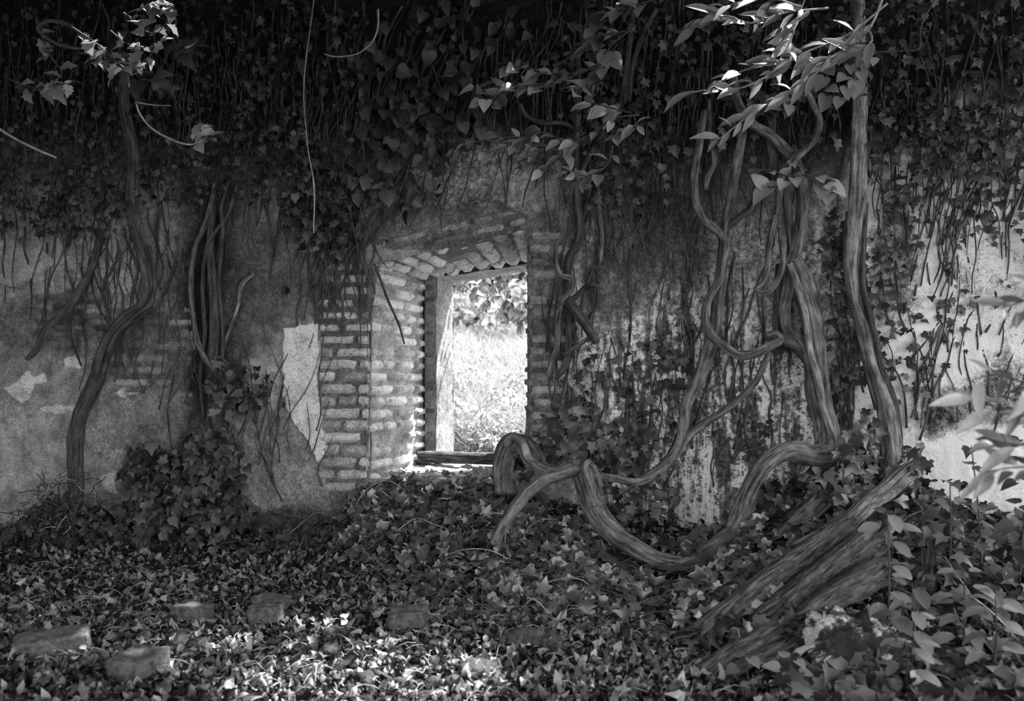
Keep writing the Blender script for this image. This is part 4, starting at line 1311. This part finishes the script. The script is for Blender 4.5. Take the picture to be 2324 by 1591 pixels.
for k in range(98):
    a = random.uniform(0, 6.28); r_ = random.random() ** .6
    x = c0[0] + math.cos(a) * rx * r_; y = min(-.03, -.24 - abs(math.sin(a)) * ry * r_)
    z = hz * math.cos(r_ * PI / 2) ** .8
    L = random.uniform(.06, .2); b = random.uniform(0, 6.28)
    P = np.array([[x + math.cos(b) * L * f + random.gauss(0, .008), min(-.02, y - .03 + random.gauss(0, .01)), max(.01, z + .03 + math.sin(b) * L * f * .7 - .03 * f * f), .0025] for f in (0, .35, .7, 1)])
    tube_obj('twig', P, M['stem'] if k % 6 else M['twig'], t, sides=5, step=.03)
Pq = np.array([[c0[0] + random.gauss(0, rx * .7), -.3 - random.random() * .25, 0] for _ in range(700)])
Pq[:, 2] = np.clip(hz * np.cos(np.clip(np.abs(Pq[:, 0] - c0[0]) / rx, 0, 1) * PI / 2) ** .8 * np.clip(1.6 + Pq[:, 1] * 2.2, 0.1, 1), .01, 1) * rng.random(700) ** .5
leaf_mesh(Pq, np.array([0, -.8, .7]) + rng.normal(0, .5, (700, 3)), np.array([0, -.4, -1]) + rng.normal(0, .6, (700, 3)), rng.uniform(.025, .055, 700), 'ivy').build('foliage', M['ivy_small'], t)

# ================================================================== ROTTEN BEAMS
def beam(label, p0, p1, w, flat, material, seed, mid=None, group='rotten beams leaning on the right hand bank'):
    """p: (px, py, off)"""
    a, b = at(*p0), at(*p1)
    r0, r1 = rad(p0[0], w, p0[2]), rad(p1[0], w * .9, p1[2])
    c = (a + b) / 2 + np.array([0, 0, .008])
    P = np.array([[*a, r0], [*(a * .66 + b * .34), r0 * 1.0], [*c, (r0 + r1) / 2], [*b, r1]])
    V, F, bc = tube(P, sides=28, step=.02, ridge=.75, wob=.3, seed=seed, sq=(flat, 1.0), jag=.09)
    o = mk('rotten_beam', V, F, M[material], None, {'bark': bc}, True, True)
    tag(o, label, 'beam', group)
    return o


beam('pale plank end sticking up highest of the rotten beams', (2046, 1082, .55), (1920, 1190, .75), 34, .5, 'plank', 1)
beam('long rotten beam nearest the looping vine', (1905, 1205, .85), (1600, 1430, 1.5), 46, .9, 'rotten', 2)
beam('thick splintered beam in the middle of the rotten pile', (1975, 1228, .9), (1790, 1375, 1.35), 60, .8, 'rotten', 3)
beam('beam lying under the middle of the rotten pile', (1930, 1260, 1.0), (1740, 1400, 1.4), 50, .8, 'rotten', 4)
beam('short beam with a pale upper edge, lowest right of the pile', (1975, 1306, 1.15), (1836, 1398, 1.45), 52, .7, 'rotten', 5)
beam('low beam by the boulder, its lower end in the ivy', (1740, 1440, 1.6), (1600, 1520, 1.8), 34, .8, 'rotten', 6)
beam('thin dark lath lying lowest of all the rotten beams', (1770, 1470, 1.65), (1640, 1540, 1.85), 22, .8, 'rotten', 7)
beam('narrow pale batten between the plank end and the middle beam', (2030, 1190, .75), (1975, 1245, .9), 18, .7, 'plank', 8)
beam('flat pale splinter lying on the upper end of the long beam', (1920, 1190, .8), (1830, 1225, .95), 14, .5, 'plank', 9)
beam('broad dark board end leaning behind the long beam', (1850, 1150, .55), (1780, 1215, .7), 40, .35, 'rotten', 10)
beam('upright mossy post stump at the right among nettles', (2108, 1275, 1.0), (2112, 1425, 1.1), 24, 1.0, 'rotten', 12, group='mossy posts')

# ================================================================== LEAFY SPRAYS (each leaf a part)
def spray(name, label, stems, kind, material, size, per, off, cat='branch', stem_mat='stem', face=(0, -.6, .8), droop=(-.3, 0, -.6), rnd=.35, tonemu=.5, w=3, spread=.0, pet=True):
    """stems: lists of (px, py); leaves alternate along each"""
    b = at(stems[0][0][0], stems[0][0][1], off)
    t = empty(name, tuple(b), label, cat)
    for st in stems:
        P = path([(p[0], p[1], (p[2] if len(p) > 2 else w) , (p[3] if len(p) > 3 else off)) for p in st])
        P[-1, 3] *= .5
        so = tube_obj('stem', P, M[stem_mat], t, sides=6, step=.02, ridge=.06, wob=.08)
        n = per
        S = spline(P[:, :3], 60)
        T = np.gradient(S, axis=0)
        for k in range(n):
            f = .12 + .88 * (k + random.random() * .6) / n
            i = min(59, int(f * 59))
            sd = norm(T[i]); lat = np.cross(sd, np.array([0, -.7, .7])); lat = lat / (np.linalg.norm(lat) + 1e-9) * (1 if k % 2 else -1)
            tip = sd * .6 + lat * .8 + np.array(droop) + rng.normal(0, rnd, 3)
            nr = np.array(face) + rng.normal(0, rnd, 3)
            p = S[i] + norm(tip) * (.012 + spread * random.random())
            sz = random.uniform(*size)
            leaf_part('leaf', kind, p, nr, tip, sz, M[material], so, min(1, max(0, random.gauss(tonemu, .25))))
    return t


spray('creeper_branch', 'pale creeper branch with long pointed leaves arching in from the top right', [
    [(2009, -20, 8), (1970, 67, 6), (1885, 128, 5), (1779, 136, 4), (1685, 161, 3), (1620, 190, 2)],
    [(1880, 18, 5), (1776, 30, 4), (1705, 52, 4), (1640, 36, 3), (1590, 60, 2)],
    [(1893, 134, 5), (1839, 175, 4), (1779, 215, 4), (1708, 255, 3), (1640, 310, 3), (1611, 325, 2)],
    [(2014, 7, 6), (1923, 80, 5), (1833, 117, 4), (1695, 195, 4), (1600, 205, 3), (1544, 210, 2)],
    [(1820, 15, 4), (1740, -5, 4), (1660, 10, 3), (1570, 60, 2)],
    [(1830, -10, 4), (1810, 40, 4), (1795, 90, 3), (1760, 150, 3)],
    [(1972, 70, 5), (1980, 90, 5), (1965, 105, 4), (1900, 130, 3), (1850, 150, 3)]],
      'lance', 'creeper', (.06, .15), 15, .75, stem_mat='twig', droop=(-.9, -.2, -.55), face=(.1, -.75, .5), rnd=.3, tonemu=.5)
spray('creeper_branch', 'cluster of pale leaves hanging before the fork of the looping vine', [
    [(1880, 120, 3), (1875, 190, 3), (1882, 232, 3)], [(1800, 180, 3), (1790, 230, 3), (1760, 250, 3)], [(1930, 130, 3), (1925, 180, 2), (1905, 225, 2)], [(1990, 115, 3), (1960, 150, 3), (1940, 185, 2)]],
      'heart', 'creeper', (.045, .08), 4, .6, droop=(0, -.2, -1), face=(0, -.9, .4), tonemu=.45)
spray('creeper_branch', 'small leafy twig crossing the looping vine below its fork', [
    [(1690, 400, 3), (1740, 385, 3), (1790, 400, 3), (1830, 395, 2), (1880, 398, 2)], [(1790, 400, 3), (1770, 420, 3), (1730, 425, 2)], [(1850, 395, 3), (1890, 430, 2)]],
      'heart', 'glossy', (.05, .11), 6, .45, tonemu=.6)
spray('glossy_branch', 'upper tier of glossy lit leaves above the window, right of centre', [
    [(1440, 60, 5), (1390, 100, 5), (1350, 150, 4), (1270, 180, 4), (1190, 195, 4), (1100, 190, 3), (1060, 215, 2)],
    [(1480, 0, 4), (1420, 20, 4), (1370, 40, 3), (1340, 70, 2)],
    [(1420, 70, 4), (1380, 80, 3), (1330, 110, 3), (1295, 130, 2)],
    [(1330, 160, 4), (1260, 170, 3), (1180, 150, 3), (1130, 165, 2)],
    [(1300, 175, 3), (1240, 195, 3), (1150, 205, 3), (1080, 235, 2)],
    [(1400, 100, 3), (1360, 170, 3), (1330, 200, 3), (1290, 205, 2)]],
      'heart', 'glossy', (.045, .095), 16, .55, droop=(-.4, -.2, -.5), face=(-.1, -.55, .8), rnd=.4, tonemu=.55)
spray('glossy_branch', 'lower tier of glossy leaves hanging just above the window lintel', [
    [(1450, 260, 5), (1390, 270, 4), (1330, 310, 4), (1250, 330, 4), (1170, 310, 3), (1090, 320, 3), (1040, 320, 2)],
    [(1430, 255, 4), (1370, 240, 3), (1330, 230, 2)],
    [(1390, 330, 4), (1380, 370, 4), (1340, 400, 3), (1290, 385, 2)],
    [(1240, 330, 3), (1210, 350, 3), (1190, 380, 2)],
    [(1330, 310, 3), (1290, 330, 3), (1260, 370, 3), (1225, 385, 2)],
    [(1330, 300, 3), (1290, 320, 3), (1230, 300, 3), (1160, 330, 3), (1100, 350, 2)],
    [(1440, 265, 3), (1440, 290, 3), (1400, 310, 2)]],
      'ovate', 'glossy', (.05, .105), 15, .55, droop=(-.4, -.2, -.6), face=(-.1, -.55, .8), rnd=.42, tonemu=.55)
spray('sunlit_branch', 'out of focus branch with sunlit leaves in the top left corner', [
    [(280, 30, 6), (310, 50, 5), (340, 75, 4), (370, 60, 3), (390, 30, 2)], [(250, 70, 5), (290, 100, 4), (330, 110, 3), (380, 90, 2)],
    [(160, 60, 6), (220, 100, 5), (290, 160, 4), (320, 160, 3)], [(80, 40, 5), (110, 120, 4), (140, 170, 3), (90, 200, 2)], [(180, 120, 4), (240, 130, 3), (300, 145, 3), (350, 130, 2)], [(20, 180, 4), (80, 200, 4), (130, 190, 3), (170, 190, 2)],
    [(290, 30, 4), (330, 15, 3), (350, 10, 3), (400, 20, 2)]],
      'lobed', 'creeper', (.06, .11), 8, 1.0, droop=(.1, -.1, -.7), face=(0, -.5, .8), rnd=.5, tonemu=.5)
spray('shaded_branch', 'large drooping shaded leaves below the sunlit branch at the top left', [
    [(300, 150, 4), (320, 180, 4), (350, 180, 3), (370, 200, 3)], [(400, 80, 4), (415, 110, 3), (440, 120, 2)]],
      'lobed', 'ivy_wall', (.1, .15), 5, .8, droop=(.3, -.1, -.8), face=(0, -.9, .4), rnd=.3, tonemu=.6)
t = spray('pale_twig', 'bright bowed twig with a few upturned leaves hanging at upper left', [
    [(430, 328, 3), (450, 305, 2), (465, 288, 2)], [(430, 328, 3), (455, 325, 2), (485, 308, 2)]],
      'heart', 'creeper', (.05, .075), 5, .85, droop=(.5, -.2, .3), face=(-.2, -.9, .5), rnd=.3, tonemu=.8)
tube_obj('stem', path([(308, 232, 4), (318, 260, 5), (345, 292, 5), (385, 315, 5), (430, 328, 4), (462, 320, 3)], .85), M['twig'], t, sides=7, step=.02)
tube_obj('stem', path([(292, 262, 5, .22), (300, 240, 5, .5), (308, 232, 4, .85)]), M['stem'], t, sides=6, step=.02)
tube_obj('stem', path([(308, 232, 4), (345, 238, 3), (388, 240, 2)], .85), M['twig'], t, sides=6, step=.02)
for lab, st in (('bare pale twig entering from the left edge above the hanging slab', [(-10, 288, 6), (40, 318, 6), (85, 340, 6), (128, 358, 4)]),
                ('thin curled pale twig hanging right of the plaster strip column of ivy', [(858, 20, 4), (858, 60, 4), (845, 95, 4), (815, 120, 3), (780, 128, 3), (755, 128, 3), (735, 122, 2)]),
                ('arched pale branch in the top left corner', [(180, 110, 6), (130, 100, 8), (85, 65, 8), (110, 48, 8), (150, 55, 8), (185, 78, 7)])):
    o = tube_obj('bare_twig', path(st, .8), M['twig'] if 'arched' not in lab else M['bark'], None, sides=8, step=.02, ridge=.08)
    tag(o, lab, 'twig')
o = tube_obj('bare_twig', path([(2120, 0, 4), (2090, 60, 4), (2085, 110, 4), (2050, 115, 3), (1990, 118, 3)], .5), M['stem'], None, sides=7, step=.02)
tag(o, 'thin curled twig right of the creeper branch at the top', 'twig')
o = tube_obj('bare_twig', path([(716, -170, 3, .0), (714, -80, 3, .2), (712, 0, 3), (690, 190, 3), (698, 330, 3), (712, 420, 4), (712, 530, 3)], .3), M['twig'], None, sides=6, step=.02)
tag(o, 'long straight pale tendril hanging above the plaster strip', 'twig')
o = tube_obj('bare_twig', path([(697, 1305, 5, .9), (720, 1275, 5, .75), (760, 1238, 4, .6)]), M['twig'], None, sides=6, step=.02)
tag(o, 'pale stick leaning at the left end of the window bank', 'twig')

# near foliage at the right edge, out of focus
t = spray('near_branch', 'blurred pale leaves close to the camera at the right edge', [
    [(2420, 900, 9), (2330, 870, 7), (2260, 850, 5), (2210, 860, 4)], [(2420, 960, 8), (2320, 930, 6), (2250, 920, 5), (2200, 890, 4)], [(2420, 1000, 8), (2330, 1010, 6), (2250, 1000, 4)], [(2420, 640, 8), (2330, 680, 6), (2270, 700, 4)], [(2420, 1080, 7), (2320, 1060, 5), (2240, 1070, 4)]],
      'lance', 'glossy', (.06, .11), 7, 2.6, droop=(-.5, 0, -.35), face=(0, -.7, .6), rnd=.35, tonemu=.25, w=4)


tube_obj('stem', path([(2420, 640, 9), (2425, 900, 10), (2440, 1200, 11), (2450, 1500, 12), (2455, 1900, 12)], 2.6), M['stem'], t, sides=8, step=.03)


def nettle(px, py, d, h, n, label, size=(.06, .11), material='nettle', kind='nettle', lean=0.0):
    p0 = at(px, py, d)
    p0[2] = float(gh(p0[0], p0[1])) - .01
    t = empty('nettle_plant', tuple(p0), label, 'plant')
    tp = p0 + np.array([lean, -.05, h])
    S = np.array([[*p0, .004], [*((p0 + tp) / 2 + np.array([.01, .01, 0])), .0035], [*tp, .002]])
    so = tube_obj('stem', S, M['stem'], t, sides=6, step=.03)
    for k in range(n):
        f = .2 + .8 * k / (n - 1)
        for s in (0, 1):
            a = (k % 2) * 1.57 + s * PI + .5 + random.gauss(0, .3)
            q = p0 + (tp - p0) * f
            dv = np.array([math.cos(a), math.sin(a) * .9, -.12 + random.gauss(0, .12)])
            leaf_part('leaf', kind, q + dv * .03, np.array([0, -.35, 1]) + dv * .2 + rng.normal(0, .12, 3), dv, random.uniform(*size) * (1.1 - .35 * f), M[material], so, random.random())
    return t


nettle(2010, 1480, 1.45, .48, 10, 'tall nettle with paired toothed leaves right of the beam pile', (.07, .115))
nettle(2065, 1520, 1.6, .30, 8, 'lower nettle in front of the tall nettle, right of the boulder', (.07, .115))
nettle(2050, 1590, 1.85, .22, 7, 'nettle at the bottom edge right of the boulder', (.065, .10))
nettle(2180, 1560, 1.6, .34, 9, 'nettle standing right of the mossy post stump', (.065, .10))
nettle(2250, 1580, 1.7, .3, 8, 'dim nettle in the bottom right corner', (.065, .10))
nettle(1790, 1590, 1.85, .14, 4, 'short leafy plant left of the boulder at the bottom edge', (.045, .07), kind='heart')
nettle(1690, 1580, 1.8, .12, 4, 'short leafy plant in front of the lowest beams', (.045, .07), kind='heart')
nettle(2150, 1380, 1.0, .42, 6, 'leafy shoot against the white plaster at right', (.05, .08), 'ivy', 'ivy')
nettle(2230, 1330, .9, .55, 7, 'taller leafy shoot against the white plaster near the right edge', (.05, .08), 'ivy', 'ivy', -.05)
nettle(2310, 1330, 1.0, .7, 8, 'dark leafy shoot at the extreme right edge', (.065, .10), 'ivy_small', 'heart', .02)

# ================================================================== LIGHT
SUN_EL, SUN_AZ = math.radians(56), math.radians(-50)      # from beyond the wall, to the right
sdir = np.array([-math.sin(SUN_AZ) * math.cos(SUN_EL), math.cos(SUN_AZ) * math.cos(SUN_EL), math.sin(SUN_EL)])   # towards the sun
L = bpy.data.lights.new('sun', 'SUN')
L.energy = 26.0
L.angle = math.radians(0.7)
lo = bpy.data.objects.new('sun', L)
C.objects.link(lo)
lo.rotation_euler = Vector(sdir).to_track_quat('Z', 'Y').to_euler()
lo.location = (0, 3, 8)

# tree crown over the ruin, above the frame: it shades the top of the wall and lets the sun through in gaps
cs = empty('tree_canopy', (-1.5, -1.0, 0), 'leafy tree crown spreading over the ruin', 'tree')
n = 15000
Pc = np.stack([rng.uniform(-5.4, 3.6, n), rng.uniform(-3.1, 0.6, n), rng.uniform(3.45, 4.0, n)], -1)
n2 = 7500
Ph = np.stack([rng.uniform(-5.4, 3.6, n2), rng.uniform(-3.3, -2.6, n2), rng.uniform(2.3, 3.5, n2)], -1)  # hanging fringe added out of view to keep front light off the upper wall
Pc = np.concatenate([Pc, Ph])
n = len(Pc)
keep = np.ones(n, bool)
for tx, ty, rr, fr_ in ((760, 1450, .65, .45), (450, 1490, .5, .4), (1150, 1540, .4, .35)):      # thin foliage: dappled light on the litter
    T_ = ground_at(tx, ty)
    d = Pc - T_
    d = d - (d @ sdir)[:, None] * sdir
    keep &= ~((np.linalg.norm(d, axis=1) < rr) & (rng.random(n) < fr_))
for tx, ty in ((1700, 150), (1800, 110), (1860, 170), (1760, 215), (1640, 180), (1900, 90)):      # the creeper branch stays in shade
    d = Pc - at(tx, ty, .75)
    d = d - (d @ sdir)[:, None] * sdir
    keep |= np.linalg.norm(d, axis=1) < .24
for tx, ty, rr in ((870, 1550, .33), (920, 1500, .10), (800, 1585, .10), (640, 1430, .03), (760, 1410, .02)):
    T_ = ground_at(tx, ty)
    d = Pc - T_
    d = d - (d @ sdir)[:, None] * sdir
    keep &= np.linalg.norm(d, axis=1) > rr * rng.uniform(.85, 1.15, n) + .08
for tx, ty, o_, rr in ((350, 50, 1.0, .12), (310, 100, 1.0, .07), (395, 30, 1.0, .06), (1150, 215, .55, .03), (200, 10, 1.0, .12)):
    d = Pc - at(tx, ty, o_)
    d = d - (d @ sdir)[:, None] * sdir
    keep &= np.linalg.norm(d, axis=1) > rr + .1
Pc = Pc[keep]
n = len(Pc)
leaf_mesh(Pc, np.array([0, 0, 1.0]) + rng.normal(0, .35, (n, 3)), rng.normal(0, 1, (n, 3)), rng.uniform(.14, .26, n), 'ovate').build('foliage', M['canopy'], cs)

w = bpy.data.worlds.new('World')
bpy.context.scene.world = w
w.use_nodes = True
nt = w.node_tree
bg = nt.nodes['Background']
tc = nt.nodes.new('ShaderNodeTexCoord')


def sky_lobe(d, power, gain):
    d = np.array(d) / np.linalg.norm(d)
    dp = nt.nodes.new('ShaderNodeVectorMath'); dp.operation = 'DOT_PRODUCT'
    nt.links.new(tc.outputs['Generated'], dp.inputs[0])
    dp.inputs[1].default_value = d
    return math_(nt, 'MULTIPLY', math_(nt, 'POWER', math_(nt, 'MAXIMUM', dp.outputs['Value'], 0.0), power), gain)


# open sky, with lobes added out of view to brighten the reveal and wall
sky = math_(nt, 'ADD', sky_lobe((0.75, 0.55, 0.4), 4.0, 12.0), sky_lobe((-0.55, -0.78, 0.34), 9.0, 6.5))
sky = math_(nt, 'ADD', sky, sky_lobe((0.7, -0.7, 0.10), 9.0, 8.0))
sky = math_(nt, 'ADD', sky, sky_lobe((-0.2, 0.97, 0.1), 30.0, 1.2))
sky = math_(nt, 'ADD', sky, 0.10)
nt.links.new(sky, bg.inputs['Color'])
bg.inputs['Strength'].default_value = 1.0

# ================================================================== CAMERA
cam = bpy.data.cameras.new('camera')
cam.sensor_width = 36.0
cam.lens = 36.0 * FPX / W_
cam.clip_start = 0.05
cam.dof.use_dof = True
cam.dof.focus_distance = 4.75
cam.dof.aperture_fstop = 2.8
co = bpy.data.objects.new('camera', cam)
C.objects.link(co)
co.location = CAM
co.rotation_euler = (PI / 2, 0, YAW)
sc = bpy.context.scene
sc.camera = co
sc.view_settings.view_transform = 'Standard'
sc.view_settings.look = 'None'
sc.view_settings.gamma = 1.0
sc.view_settings.exposure = 0.3
sc.view_settings.use_curve_mapping = False
sc.cycles.max_bounces = 6
sc.cycles.diffuse_bounces = 4
